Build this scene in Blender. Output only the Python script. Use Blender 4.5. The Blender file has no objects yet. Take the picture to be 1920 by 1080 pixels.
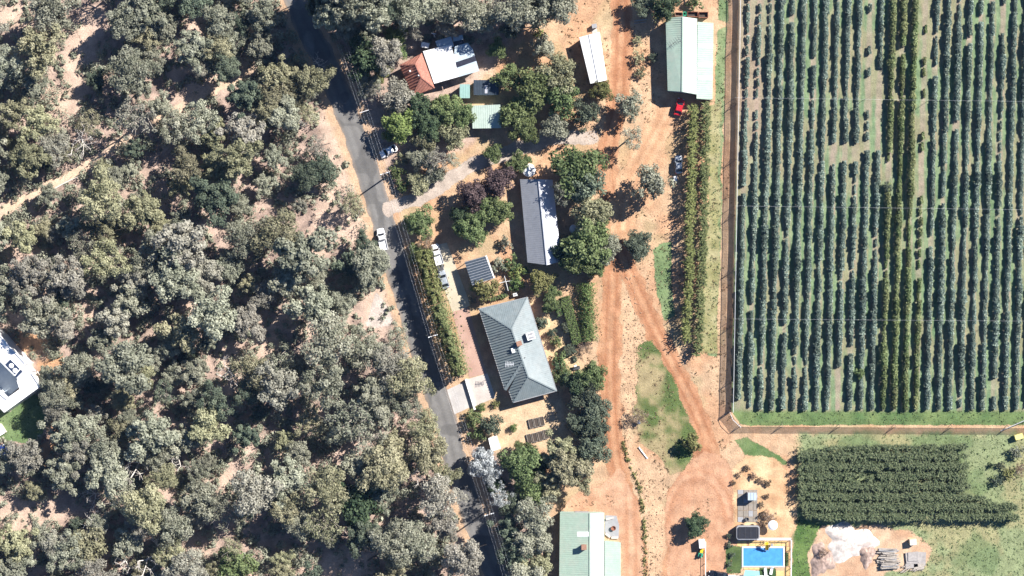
import bpy, bmesh, math, random
import numpy as np
from mathutils import Vector, Matrix

S = 0.125            # metres on the ground per unit of the survey grid (1920 x 1080 units)
CAMH = 420.0
sc = bpy.context.scene
col = sc.collection

# ------------------------------------------------------------------ camera, sky, sun, exposure
cam_d = bpy.data.cameras.new('survey_camera')
cam = bpy.data.objects.new('survey_camera', cam_d); col.objects.link(cam)
cam.location = (0, 0, CAMH); cam.rotation_euler = (0, 0, 0)
cam_d.sensor_fit = 'HORIZONTAL'
cam_d.angle = 2*math.atan(120.0/CAMH)
cam_d.clip_start = 1; cam_d.clip_end = 6000
sc.camera = cam

SUN_EL = math.radians(37.5)
SUN_AZ = math.radians(55.0)      # clockwise from +Y
sdir = Vector((math.sin(SUN_AZ)*math.cos(SUN_EL), math.cos(SUN_AZ)*math.cos(SUN_EL), math.sin(SUN_EL)))
w = bpy.data.worlds.new('World'); sc.world = w; w.use_nodes = True
nt = w.node_tree; nt.nodes.clear()
sky = nt.nodes.new('ShaderNodeTexSky'); sky.sky_type = 'NISHITA'; sky.sun_disc = False
sky.sun_elevation = SUN_EL; sky.sun_rotation = SUN_AZ
sky.altitude = 0; sky.air_density = 0.9; sky.dust_density = 0.0; sky.ozone_density = 8.0
bg = nt.nodes.new('ShaderNodeBackground'); bg.inputs[1].default_value = 0.05
ow = nt.nodes.new('ShaderNodeOutputWorld')
nt.links.new(sky.outputs[0], bg.inputs[0]); nt.links.new(bg.outputs[0], ow.inputs[0])

sl = bpy.data.lights.new('sun', 'SUN'); sl.energy = 5.0; sl.angle = math.radians(0.5); sl.color = (1.0, 0.955, 0.89)
so = bpy.data.objects.new('sun', sl); col.objects.link(so)
so.rotation_euler = (-sdir).to_track_quat('-Z', 'Y').to_euler(); so.location = (60, 40, 200)

sc.view_settings.view_transform = 'Standard'; sc.view_settings.look = 'None'
sc.view_settings.gamma = 1.0; sc.view_settings.use_curve_mapping = False
sc.view_settings.exposure = 1.22
sc.cycles.max_bounces = 5; sc.cycles.diffuse_bounces = 3; sc.cycles.glossy_bounces = 2
sc.cycles.transparent_max_bounces = 10; sc.cycles.transmission_bounces = 3; sc.cycles.volume_bounces = 0

# ------------------------------------------------------------------ helpers
rng = np.random.default_rng(7)
random.seed(7)

def P(x, y, z=0.0):
    """survey-grid point (as mapped) of something standing z metres high -> world metres"""
    k = S*(CAMH - z)/CAMH
    return Vector(((x-960)*k, (540-y)*k, z))

def tag(o, label, cat=None, group=None, kind=None):
    o['label'] = label
    if cat: o['category'] = cat
    if group: o['group'] = group
    if kind: o['kind'] = kind
    return o

def empty(name, loc=(0, 0, 0), rz=0.0):
    o = bpy.data.objects.new(name, None); col.objects.link(o)
    o.location = loc; o.rotation_euler = (0, 0, rz); o.empty_display_size = 0.2
    return o

def mesh_data(name, V, F, mat=None, attrs=None, smooth=False):
    me = bpy.data.meshes.new(name)
    if isinstance(F, np.ndarray):
        n, k = F.shape
        V = np.asarray(V, dtype=np.float32)
        me.vertices.add(len(V)); me.vertices.foreach_set('co', V.ravel())
        me.loops.add(n*k); me.loops.foreach_set('vertex_index', F.astype(np.int32).ravel())
        me.polygons.add(n); me.polygons.foreach_set('loop_start', np.arange(0, n*k, k, dtype=np.int32))
        me.polygons.foreach_set('loop_total', np.full(n, k, dtype=np.int32))
        me.update(calc_edges=True)
    else:
        me.from_pydata([tuple(v) for v in V], [], [tuple(f) for f in F]); me.update()
    if attrs:
        for nm, (dom, typ, dat) in attrs.items():
            a = me.attributes.new(nm, typ, dom)
            dat = np.asarray(dat, dtype=np.float32)
            if typ == 'FLOAT': a.data.foreach_set('value', dat.ravel())
            else:
                if dat.shape[1] == 3: dat = np.concatenate([dat, np.ones((len(dat), 1), np.float32)], 1)
                a.data.foreach_set('color', dat.astype(np.float32).ravel())
    if smooth: me.polygons.foreach_set('use_smooth', np.ones(len(me.polygons), dtype=bool))
    if mat: me.materials.append(mat)
    return me

def link(name, me, parent=None, loc=(0, 0, 0)):
    o = bpy.data.objects.new(name, me); col.objects.link(o)
    o.location = loc
    if parent: o.parent = parent
    return o

class MB:
    """collects boxes, tubes and polygons; build() links ONE mesh object"""
    def __init__(s): s.V = []; s.F = []
    def add(s, V, F):
        b = len(s.V); s.V += [tuple(v) for v in V]; s.F += [tuple(i+b for i in f) for f in F]; return s
    def box(s, c, size, rz=0.0, top=1.0):
        x, y, z = size[0]/2, size[1]/2, size[2]/2
        M = Matrix.Rotation(rz, 3, 'Z'); c = Vector(c)
        V = [Vector((a*x*(top if d > 0 else 1), b*y*(top if d > 0 else 1), d*z)) for d in (-1, 1) for a, b in ((-1, -1), (1, -1), (1, 1), (-1, 1))]
        return s.add([M@v + c for v in V], [(3, 2, 1, 0), (4, 5, 6, 7), (0, 1, 5, 4), (1, 2, 6, 5), (2, 3, 7, 6), (3, 0, 4, 7)])
    def prism(s, pts, z0, z1):
        n = len(pts)
        V = [(p[0], p[1], z0) for p in pts] + [(p[0], p[1], z1) for p in pts]
        a = sum(pts[i][0]*pts[(i+1) % n][1]-pts[(i+1) % n][0]*pts[i][1] for i in range(n))
        F = [tuple(range(n-1, -1, -1)), tuple(range(n, 2*n))] + [(i, (i+1) % n, (i+1) % n+n, i+n) for i in range(n)]
        if a < 0: F = [tuple(reversed(f)) for f in F]
        return s.add(V, F)
    def bar(s, a, b, w_, h_=None):
        """box beam from a to b"""
        a = Vector(a); b = Vector(b); h_ = h_ or w_
        d = (b-a); L = d.length
        q = d.to_track_quat('X', 'Z')
        V = [a + q@Vector((L*(i > 0), y*w_/2, z*h_/2)) for i in (0, 1) for y, z in ((-1, -1), (1, -1), (1, 1), (-1, 1))]
        return s.add(V, [(3, 2, 1, 0), (4, 5, 6, 7), (0, 1, 5, 4), (1, 2, 6, 5), (2, 3, 7, 6), (3, 0, 4, 7)])
    def tube(s, pts, rad, n=6):
        pts = [Vector(p) for p in pts]; rings = []
        if not hasattr(rad, '__len__'): rad = [rad]*len(pts)
        for i, p in enumerate(pts):
            d = (pts[min(i+1, len(pts)-1)]-pts[max(i-1, 0)])
            if d.length < 1e-6: d = Vector((0, 0, 1))
            q = d.to_track_quat('Z', 'Y')
            rings.append([p + q@Vector((math.cos(2*math.pi*k/n)*rad[i], math.sin(2*math.pi*k/n)*rad[i], 0)) for k in range(n)])
        V = [v for r in rings for v in r]; F = []
        for i in range(len(pts)-1):
            for k in range(n):
                F.append((i*n+k, i*n+(k+1) % n, (i+1)*n+(k+1) % n, (i+1)*n+k))
        F.append(tuple(range(n-1, -1, -1))); F.append(tuple((len(pts)-1)*n+k for k in range(n)))
        return s.add(V, F)
    def lathe(s, prof, n=20, c=(0, 0, 0), close=True):
        V = []; F = []
        for r, z in prof:
            V += [(c[0]+r*math.cos(2*math.pi*k/n), c[1]+r*math.sin(2*math.pi*k/n), c[2]+z) for k in range(n)]
        for i in range(len(prof)-1):
            for k in range(n): F.append((i*n+k, i*n+(k+1) % n, (i+1)*n+(k+1) % n, (i+1)*n+k))
        if close: F.append(tuple((len(prof)-1)*n+k for k in range(n)))
        return s.add(V, F)
    def build(s, name, mat, parent=None, loc=(0, 0, 0), smooth=False):
        return link(name, mesh_data(name, s.V, s.F, mat, smooth=smooth), parent, loc)

# --- numeric noise used for laying out land cover
def _hash(ix, iy, seed):
    h = (ix.astype(np.int64)*374761393 + iy.astype(np.int64)*668265263 + seed*974634777) & 0x7fffffff
    h = ((h ^ (h >> 13))*1274126177) & 0x7fffffff
    return ((h ^ (h >> 16)) & 0xffff)/65535.0
def vnoise(x, y, seed=0):
    ix = np.floor(x); iy = np.floor(y); fx = x-ix; fy = y-iy
    fx = fx*fx*(3-2*fx); fy = fy*fy*(3-2*fy)
    a = _hash(ix, iy, seed); b = _hash(ix+1, iy, seed); c = _hash(ix, iy+1, seed); d = _hash(ix+1, iy+1, seed)
    return (a*(1-fx)+b*fx)*(1-fy)+(c*(1-fx)+d*fx)*fy
def fbm(x, y, scale, oct=4, seed=0):
    t = 0; amp = 1; n = 0; f = 1.0/scale
    for o in range(oct):
        t = t+amp*vnoise(x*f, y*f, seed+o*17); n += amp; amp *= .5; f *= 2.03
    return t/n
def sstep(a, b, x):
    t = np.clip((x-a)/(b-a), 0, 1); return t*t*(3-2*t)
def sdist(poly, x, y):
    """signed distance to polygon, positive inside (survey units)"""
    p = np.asarray(poly, float); d = np.full(x.shape, 1e18); inside = np.zeros(x.shape, bool)
    n = len(p)
    for i in range(n):
        a = p[i]; b = p[(i+1) % n]; e = b-a
        t = np.clip(((x-a[0])*e[0]+(y-a[1])*e[1])/max(e@e, 1e-9), 0, 1)
        d = np.minimum(d, (x-a[0]-t*e[0])**2+(y-a[1]-t*e[1])**2)
        c = ((a[1] > y) != (b[1] > y))
        with np.errstate(divide='ignore', invalid='ignore'):
            xx = a[0]+(y-a[1])/(e[1] if abs(e[1]) > 1e-12 else 1e-12)*e[0]
        inside ^= (c & (x < xx))
    return np.where(inside, 1, -1)*np.sqrt(d)
def ldist(line, x, y):
    p = np.asarray(line, float); d = np.full(x.shape, 1e18)
    for i in range(len(p)-1):
        a = p[i, :2]; b = p[i+1, :2]; e = b-a
        t = np.clip(((x-a[0])*e[0]+(y-a[1])*e[1])/max(e@e, 1e-9), 0, 1)
        d = np.minimum(d, (x-a[0]-t*e[0])**2+(y-a[1]-t*e[1])**2)
    return np.sqrt(d)
def smooth_line(pts, k=8):
    pts = [np.array(p, float) for p in pts]; out = []
    for i in range(len(pts)-1):
        p0 = pts[max(i-1, 0)]; p1 = pts[i]; p2 = pts[i+1]; p3 = pts[min(i+2, len(pts)-1)]
        for j in range(k):
            t = j/k
            out.append(.5*((2*p1)+(-p0+p2)*t+(2*p0-5*p1+4*p2-p3)*t*t+(-p0+3*p1-3*p2+p3)*t**3))
    out.append(pts[-1]); return [tuple(o) for o in out]
def ell(cx, cy, rx, ry, ang=0, n=18):
    a = math.radians(ang); c, s_ = math.cos(a), math.sin(a)
    return [(cx+rx*math.cos(t)*c-ry*math.sin(t)*s_, cy+rx*math.cos(t)*s_+ry*math.sin(t)*c) for t in np.linspace(0, 2*math.pi, n, endpoint=False)]

# ------------------------------------------------------------------ materials
def new_mat(name):
    m = bpy.data.materials.new(name); m.use_nodes = True
    n = m.node_tree.nodes; n.clear(); out = n.new('ShaderNodeOutputMaterial'); return m, n, m.node_tree.links, out

def plain(name, c, rough=.6, metal=0.0, var=.12, scale=1.2, bump=0.0, spec=.3, dirt=None, dirt_amt=.0):
    m, n, L, out = new_mat(name)
    b = n.new('ShaderNodeBsdfPrincipled'); b.inputs['Roughness'].default_value = rough
    b.inputs['Metallic'].default_value = metal; b.inputs['Specular IOR Level'].default_value = spec
    tc = n.new('ShaderNodeTexCoord'); no = n.new('ShaderNodeTexNoise'); no.inputs['Scale'].default_value = scale; no.inputs['Detail'].default_value = 6
    L.new(tc.outputs['Object'], no.inputs['Vector'])
    mr = n.new('ShaderNodeMapRange'); mr.inputs[1].default_value = .3; mr.inputs[2].default_value = .7
    mr.inputs[3].default_value = 1-var; mr.inputs[4].default_value = 1+var
    L.new(no.outputs[0], mr.inputs[0])
    mx = n.new('ShaderNodeMix'); mx.data_type = 'RGBA'; mx.blend_type = 'MULTIPLY'; mx.inputs[0].default_value = 1
    mx.inputs[6].default_value = (*c, 1)
    cb = n.new('ShaderNodeCombineColor'); [L.new(mr.outputs[0], cb.inputs[i]) for i in range(3)]
    L.new(cb.outputs[0], mx.inputs[7]); last = mx.outputs[2]
    if dirt:
        n2 = n.new('ShaderNodeTexNoise'); n2.inputs['Scale'].default_value = .35; n2.inputs['Detail'].default_value = 8; n2.inputs['Roughness'].default_value = .7
        L.new(tc.outputs['Object'], n2.inputs['Vector'])
        r2 = n.new('ShaderNodeMapRange'); r2.inputs[1].default_value = .45; r2.inputs[2].default_value = .75; r2.inputs[4].default_value = dirt_amt
        L.new(n2.outputs[0], r2.inputs[0])
        m2 = n.new('ShaderNodeMix'); m2.data_type = 'RGBA'; L.new(r2.outputs[0], m2.inputs[0]); L.new(last, m2.inputs[6]); m2.inputs[7].default_value = (*dirt, 1)
        last = m2.outputs[2]
    L.new(last, b.inputs['Base Color'])
    if bump:
        n3 = n.new('ShaderNodeTexNoise'); n3.inputs['Scale'].default_value = 9; n3.inputs['Detail'].default_value = 4; L.new(tc.outputs['Object'], n3.inputs['Vector'])
        bp = n.new('ShaderNodeBump'); bp.inputs['Strength'].default_value = bump; bp.inputs['Distance'].default_value = .1
        L.new(n3.outputs[0], bp.inputs['Height']); L.new(bp.outputs[0], b.inputs['Normal'])
    L.new(b.outputs[0], out.inputs[0]); return m

def cover_mat(name, alpha=False, bump=.5, fine=.28, rough=.95):
    """soil / grass / asphalt: colour of the land cover from the mesh, grain and relief from noise"""
    m, n, L, out = new_mat(name)
    b = n.new('ShaderNodeBsdfPrincipled'); b.inputs['Roughness'].default_value = rough; b.inputs['Specular IOR Level'].default_value = .1
    at = n.new('ShaderNodeAttribute'); at.attribute_name = 'cover'
    g = n.new('ShaderNodeNewGeometry')
    n1 = n.new('ShaderNodeTexNoise'); n1.inputs['Scale'].default_value = 2.6; n1.inputs['Detail'].default_value = 5; n1.inputs['Roughness'].default_value = .7
    n2 = n.new('ShaderNodeTexNoise'); n2.inputs['Scale'].default_value = .45; n2.inputs['Detail'].default_value = 5
    L.new(g.outputs['Position'], n1.inputs['Vector']); L.new(g.outputs['Position'], n2.inputs['Vector'])
    a1 = n.new('ShaderNodeMapRange'); a1.inputs[1].default_value = .25; a1.inputs[2].default_value = .75; a1.inputs[3].default_value = 1-fine; a1.inputs[4].default_value = 1+fine
    a2 = n.new('ShaderNodeMapRange'); a2.inputs[1].default_value = .3; a2.inputs[2].default_value = .7; a2.inputs[3].default_value = 1-fine*.7; a2.inputs[4].default_value = 1+fine*.7
    L.new(n1.outputs[0], a1.inputs[0]); L.new(n2.outputs[0], a2.inputs[0])
    mu = n.new('ShaderNodeMath'); mu.operation = 'MULTIPLY'; L.new(a1.outputs[0], mu.inputs[0]); L.new(a2.outputs[0], mu.inputs[1])
    cb = n.new('ShaderNodeCombineColor'); [L.new(mu.outputs[0], cb.inputs[i]) for i in range(3)]
    mx = n.new('ShaderNodeMix'); mx.data_type = 'RGBA'; mx.blend_type = 'MULTIPLY'; mx.inputs[0].default_value = 1
    L.new(at.outputs['Color'], mx.inputs[6]); L.new(cb.outputs[0], mx.inputs[7]); L.new(mx.outputs[2], b.inputs['Base Color'])
    bp = n.new('ShaderNodeBump'); bp.inputs['Strength'].default_value = bump; bp.inputs['Distance'].default_value = .25
    L.new(n1.outputs[0], bp.inputs['Height']); L.new(bp.outputs[0], b.inputs['Normal'])
    if alpha:
        e = n.new('ShaderNodeAttribute'); e.attribute_name = 'edge'
        ad = n.new('ShaderNodeMath'); ad.operation = 'MULTIPLY_ADD'; n9 = n.new('ShaderNodeTexNoise'); n9.inputs['Scale'].default_value = 3.2; n9.inputs['Detail'].default_value = 6; n9.inputs['Roughness'].default_value = .8; L.new(g.outputs['Position'], n9.inputs['Vector']); L.new(n9.outputs[0], ad.inputs[0]); ad.inputs[1].default_value = 2.2; ad.inputs[2].default_value = -1.1
        a = n.new('ShaderNodeMath'); L.new(e.outputs['Fac'], a.inputs[0]); L.new(ad.outputs[0], a.inputs[1])
        st = n.new('ShaderNodeMapRange'); st.inputs[1].default_value = .492; st.inputs[2].default_value = .508; L.new(a.outputs[0], st.inputs[0])
        tr = n.new('ShaderNodeBsdfTransparent'); ms = n.new('ShaderNodeMixShader')
        L.new(st.outputs[0], ms.inputs[0]); L.new(tr.outputs[0], ms.inputs[1]); L.new(b.outputs[0], ms.inputs[2]); L.new(ms.outputs[0], out.inputs[0])
    else: L.new(b.outputs[0], out.inputs[0])
    return m

def leaf_mat(name, a, b_, trans=.3, var=.25):
    """leaf colour runs between a and b by each leaf's tint; each plant shifts a little"""
    m, n, L, out = new_mat(name)
    at = n.new('ShaderNodeAttribute'); at.attribute_name = 'tint'
    oi = n.new('ShaderNodeObjectInfo')
    mx = n.new('ShaderNodeMix'); mx.data_type = 'RGBA'; mx.inputs[6].default_value = (*a, 1); mx.inputs[7].default_value = (*b_, 1)
    L.new(at.outputs['Fac'], mx.inputs[0])
    mr = n.new('ShaderNodeMapRange'); mr.inputs[3].default_value = 1-var; mr.inputs[4].default_value = 1+var; L.new(oi.outputs['Random'], mr.inputs[0])
    hs = n.new('ShaderNodeHueSaturation'); L.new(mx.outputs[2], hs.inputs['Color']); L.new(mr.outputs[0], hs.inputs['Value'])
    m2 = n.new('ShaderNodeMapRange'); m2.inputs[3].default_value = .485; m2.inputs[4].default_value = .515
    fr = n.new('ShaderNodeMath'); fr.operation = 'FRACT'; mm = n.new('ShaderNodeMath'); mm.operation = 'MULTIPLY'; mm.inputs[1].default_value = 7.31
    L.new(oi.outputs['Random'], mm.inputs[0]); L.new(mm.outputs[0], fr.inputs[0]); L.new(fr.outputs[0], m2.inputs[0]); L.new(m2.outputs[0], hs.inputs['Hue'])
    d = n.new('ShaderNodeBsdfDiffuse'); t = n.new('ShaderNodeBsdfTranslucent'); ms = n.new('ShaderNodeMixShader'); ms.inputs[0].default_value = trans
    L.new(hs.outputs[0], d.inputs[0]); L.new(hs.outputs[0], t.inputs[0]); L.new(d.outputs[0], ms.inputs[1]); L.new(t.outputs[0], ms.inputs[2])
    L.new(ms.outputs[0], out.inputs[0]); return m

M = {}
M['ground'] = cover_mat('soil', False, .6, .3)
M['cover'] = cover_mat('soil_layer', True, .5, .26)
M['asphalt'] = cover_mat('asphalt', True, .2, .14, .9)
M['paving'] = cover_mat('paving', False, .15, .1, .85)
# leaves
M['gum'] = leaf_mat('gum_leaf', (.19, .20, .145), (.42, .42, .325))
M['gum_olive'] = leaf_mat('gum_leaf_olive', (.19, .19, .115), (.41, .39, .255))
M['gum_pale'] = leaf_mat('gum_leaf_pale', (.25, .24, .195), (.44, .42, .35))
M['gum_dark'] = leaf_mat('gum_leaf_dark', (.08, .105, .08), (.19, .22, .155))
M['green'] = leaf_mat('leaf_green', (.10, .14, .06), (.25, .295, .14))
M['dark'] = leaf_mat('leaf_dark', (.05, .08, .048), (.12, .16, .09), var=.22)
M['lime'] = leaf_mat('leaf_lime', (.15, .205, .065), (.32, .38, .15), var=.15)
M['olive'] = leaf_mat('leaf_olive', (.13, .14, .055), (.27, .265, .12), var=.2)
M['purple'] = leaf_mat('leaf_purple', (.095, .07, .07), (.21, .155, .15), var=.2)
M['silver'] = leaf_mat('leaf_silver', (.30, .32, .32), (.58, .60, .60), var=.12)
M['dry'] = leaf_mat('leaf_dry', (.15, .11, .075), (.30, .22, .16), var=.2)
M['straw'] = leaf_mat('straw_blade', (.20, .15, .085), (.40, .32, .19), var=.2)
M['berry'] = leaf_mat('crop_leaf', (.09, .135, .115), (.34, .40, .33), var=.28)
M['berry_olive'] = leaf_mat('crop_leaf_olive', (.11, .145, .07), (.33, .35, .175), var=.25)
M['cane'] = leaf_mat('cane_leaf', (.10, .135, .05), (.30, .325, .135), var=.2)
M['cane_olive'] = leaf_mat('cane_leaf_olive', (.085, .115, .05), (.24, .26, .125), var=.2)
M['maize'] = leaf_mat('maize_leaf', (.06, .09, .05), (.22, .25, .145), var=.2)
M['grass'] = leaf_mat('grass_blade', (.12, .175, .085), (.25, .30, .15), var=.1)
M['hedge'] = leaf_mat('hedge_leaf', (.085, .14, .05), (.22, .295, .12), var=.12)
M['bark'] = plain('bark', (.17, .135, .105), .9, var=.3, scale=3)
M['bark_white'] = plain('dead_wood', (.62, .57, .52), .8, var=.18, scale=3)
M['bark_pale'] = plain('pale_bark', (.40, .35, .30), .85, var=.25, scale=2)
# building materials
M['roof_white'] = plain('white_metal_roof', (.82, .82, .82), .38, var=.05, spec=.4, dirt=(.5, .48, .45), dirt_amt=.25)
M['roof_green'] = plain('pale_green_metal', (.33, .43, .355), .45, var=.07, spec=.4, dirt=(.42, .42, .36), dirt_amt=.6)
M['roof_green_light'] = plain('pale_green_metal_light', (.37, .45, .395), .45, var=.06, spec=.4, dirt=(.55, .58, .55), dirt_amt=.4)  # lighter green; on the gable sheds it paints in the sunward slope's brightness
M['roof_grey'] = plain('grey_metal', (.17, .205, .215), .45, var=.12, spec=.4, dirt=(.25, .26, .255), dirt_amt=.5)
M['roof_zinc'] = plain('zinc_metal', (.45, .46, .50), .4, var=.07, spec=.45, dirt=(.35, .34, .36), dirt_amt=.3)
M['roof_zinc_shade'] = plain('zinc_metal_shaded', (.27, .28, .305), .45, var=.08, spec=.4, dirt=(.24, .24, .27), dirt_amt=.3)  # darker zinc for the slope away from the sun, shade painted in
M['roof_zinc_sunlit'] = plain('zinc_metal_sunlit', (.56, .57, .62), .42, var=.08, spec=.4, dirt=(.4, .4, .43), dirt_amt=.4)  # paler zinc for the sunward slope, sunlight put into the colour
M['roof_dark'] = plain('dark_metal', (.045, .06, .08), .4, var=.12, spec=.4)
M['roof_blue'] = plain('blue_grey_metal', (.40, .47, .53), .4, var=.08, spec=.4, dirt=(.3, .33, .36), dirt_amt=.3)
M['tile'] = plain('terracotta', (.36, .155, .115), .85, var=.28, scale=2.5, dirt=(.12, .07, .06), dirt_amt=.45)
M['aqua'] = plain('aqua_metal', (.27, .42, .39), .4, var=.08)
M['skylight'] = plain('fibreglass', (.78, .8, .8), .5, var=.04)
M['smoke'] = plain('smoked_sheet', (.028, .03, .045), .25, var=.3, spec=.5)
M['solar'] = plain('solar_glass', (.03, .045, .085), .15, var=.15, spec=.6)
M['wall'] = plain('render_wall', (.55, .50, .44), .85, var=.08)
M['wall_brick'] = plain('brick_wall', (.30, .17, .12), .9, var=.2, scale=5)
M['wall_green'] = plain('metal_wall', (.33, .42, .36), .6, var=.06)
M['white'] = plain('white_paint', (.8, .8, .79), .4, var=.04)
M['grey'] = plain('grey_paint', (.3, .3, .31), .6, var=.1)
M['dkgrey'] = plain('dark_grey', (.07, .07, .075), .6, var=.15)
M['sheet_grey'] = plain('weathered_sheet', (.34, .315, .30), .8, var=.18, scale=2, dirt=(.2, .18, .17), dirt_amt=.5)
M['rust'] = plain('rusty_steel', (.25, .10, .06), .85, var=.35, scale=2)
M['wood'] = plain('weathered_timber', (.36, .32, .28), .9, var=.25, scale=3)
M['wood_pole'] = plain('pole_timber', (.24, .19, .15), .9, var=.2)
M['wire'] = plain('bright_wire', (.75, .76, .78), .4, var=.02, spec=.5)
M['glass'] = plain('dark_glass', (.015, .02, .028), .08, var=.1, spec=.7)
M['tyre'] = plain('tyre', (.02, .02, .021), .85, var=.1)
M['rim'] = plain('rim', (.5, .5, .52), .35, .6, var=.03)
M['lamp'] = plain('lamp_glass', (.7, .7, .72), .15, var=.02, spec=.6)
M['tail'] = plain('tail_lamp', (.35, .02, .02), .2, var=.02, spec=.6)
M['car_white'] = plain('car_white', (.82, .82, .83), .2, var=.02, spec=.6)
M['car_red'] = plain('car_red', (.48, .02, .03), .2, var=.04, spec=.6)
M['car_silver'] = plain('car_silver', (.42, .46, .5), .25, .3, var=.03, spec=.6)
M['car_blue'] = plain('car_blue', (.02, .04, .16), .2, var=.04, spec=.6)
M['car_dark'] = plain('car_dark', (.015, .017, .024), .2, var=.04, spec=.6)
M['pool'] = plain('pool_water', (.07, .27, .60), .12, var=.14, scale=.9, spec=.4, bump=.12)
M['blue_cloth'] = plain('pale_blue_cloth', (.25, .5, .58), .7, var=.08)
M['sandstone'] = plain('sandstone_paving', (.62, .43, .19), .9, var=.14, scale=2)
M['conc'] = plain('concrete', (.52, .47, .43), .9, var=.1, dirt=(.38, .32, .28), dirt_amt=.4)
M['yellow'] = plain('yellow_plastic', (.65, .45, .03), .45, var=.06)
M['lgreen'] = plain('green_plastic', (.05, .42, .25), .45, var=.06)
M['black'] = plain('black_cloth', (.018, .02, .028), .75, var=.2)
M['cream'] = plain('cream_paint', (.68, .60, .40), .7, var=.08)
M['yellow_pale'] = plain('pale_yellow_paint', (.70, .62, .22), .6, var=.08)
M['rock'] = plain('stone', (.36, .25, .17), .95, var=.25, scale=3)
M['soil_bed'] = plain('garden_soil', (.07, .055, .045), .95, var=.35, scale=6, bump=.5)
M['slate'] = plain('paving_slab', (.24, .215, .185), .9, var=.14, scale=1.5, dirt=(.34, .25, .18), dirt_amt=.5)

def net_mat(name, c, opening):
    m, n, L, out = new_mat(name)
    d = n.new('ShaderNodeBsdfDiffuse'); d.inputs[0].default_value = (*c, 1)
    t = n.new('ShaderNodeBsdfTransparent'); ms = n.new('ShaderNodeMixShader'); ms.inputs[0].default_value = 1-opening
    L.new(t.outputs[0], ms.inputs[1]); L.new(d.outputs[0], ms.inputs[2]); L.new(ms.outputs[0], out.inputs[0]); return m
M['net'] = net_mat('open_netting', (.10, .085, .07), .46)
M['cloth'] = net_mat('shade_cloth', (.06, .06, .06), .08)

# ------------------------------------------------------------------ land cover colours (albedo)
FLOOR = np.array((.44, .325, .265)); LITTER = np.array((.23, .17, .145)); SANDY = np.array((.52, .385, .30))
DIRT = np.array((.32, .15, .08)); DIRT_L = np.array((.445, .25, .145)); SAND = np.array((.465, .315, .20)); ORANGE = np.array((.43, .23, .11))
GRASS = np.array((.115, .165, .075)); GRASS_L = np.array((.19, .245, .125)); DRYG = np.array((.31, .265, .145)); GRAVEL = np.array((.34, .285, .245))

ROAD = smooth_line([(505, -150), (545, -30), (580, 60), (612, 120), (640, 190), (665, 250), (695, 340), (720, 420), (750, 520), (768, 572), (792, 660), (819, 740), (838, 800), (852, 860), (872, 920), (891, 975), (915, 1040), (945, 1120), (985, 1230)])
TRAIL = smooth_line([(-60, 432), (0, 400), (90, 350), (180, 300), (260, 245), (350, 195), (420, 160), (475, 132)])
TRACK_W = smooth_line([(1165, -160), (1166, 0), (1164, 100), (1158, 200), (1140, 280), (1142, 350), (1162, 440), (1150, 520), (1144, 640), (1146, 760), (1156, 870), (1182, 960), (1192, 1080), (1196, 1230)])
TRACK_D = smooth_line([(1160, 470), (1192, 540), (1226, 615), (1264, 690), (1304, 770), (1328, 840), (1322, 900), (1285, 945), (1268, 1010), (1262, 1100), (1262, 1230)])
TRACK_L = smooth_line([(1322, 850), (1345, 900), (1352, 960), (1350, 1040), (1346, 1120), (1346, 1230)])
TRACK_N = smooth_line([(1262, 190), (1236, 240), (1205, 300), (1178, 360), (1168, 430)])
DRIVE = smooth_line([(730, 392), (775, 376), (830, 345), (880, 313), (950, 285), (1030, 262), (1110, 258)])
CLEAR = [ell(150, 110, 28, 95, 8), ell(112, 190, 42, 28, 20), ell(398, 152, 75, 20, -27), ell(372, 42, 26, 16, -25), ell(340, 128, 30, 12, -25),
         ell(630, 255, 26, 80, -12), ell(640, 345, 45, 22, -35), ell(608, 430, 26, 60, 14), ell(655, 425, 36, 34), ell(706, 578, 28, 40), ell(502, 645, 28, 30, 30),
         ell(540, 598, 34, 16, -30), ell(326, 798, 24, 16), ell(212, 572, 15, 16), ell(362, 564, 26, 12, -30), ell(428, 662, 22, 26), ell(45, 968, 85, 30, -12),
         ell(655, 1056, 66, 32, -18), ell(60, 640, 28, 20), ell(98, 690, 20, 22), ell(82, 850, 30, 12, -35), ell(302, 924, 16, 14), ell(430, 900, 20, 20), ell(422, 732, 20, 12),
         ell(185, 1062, 32, 14), ell(372, 1028, 26, 24), ell(240, 724, 8, 18), ell(660, 852, 16, 14), ell(20, 30, 30, 24), ell(45, 590, 35, 16), ell(590, 620, 20, 14, -30),
         ell(520, 860, 28, 9, -40), ell(430, 425, 16, 12), ell(320, 435, 12, 10), ell(465, 500, 16, 10), ell(155, 495, 24, 16, -20), ell(170, 590, 18, 10), ell(25, 470, 20, 12)]
LAWN_W = [(-60, 760), (20, 772), (60, 735), (95, 770), (82, 812), (60, 832), (20, 826), (-60, 800)]

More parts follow.
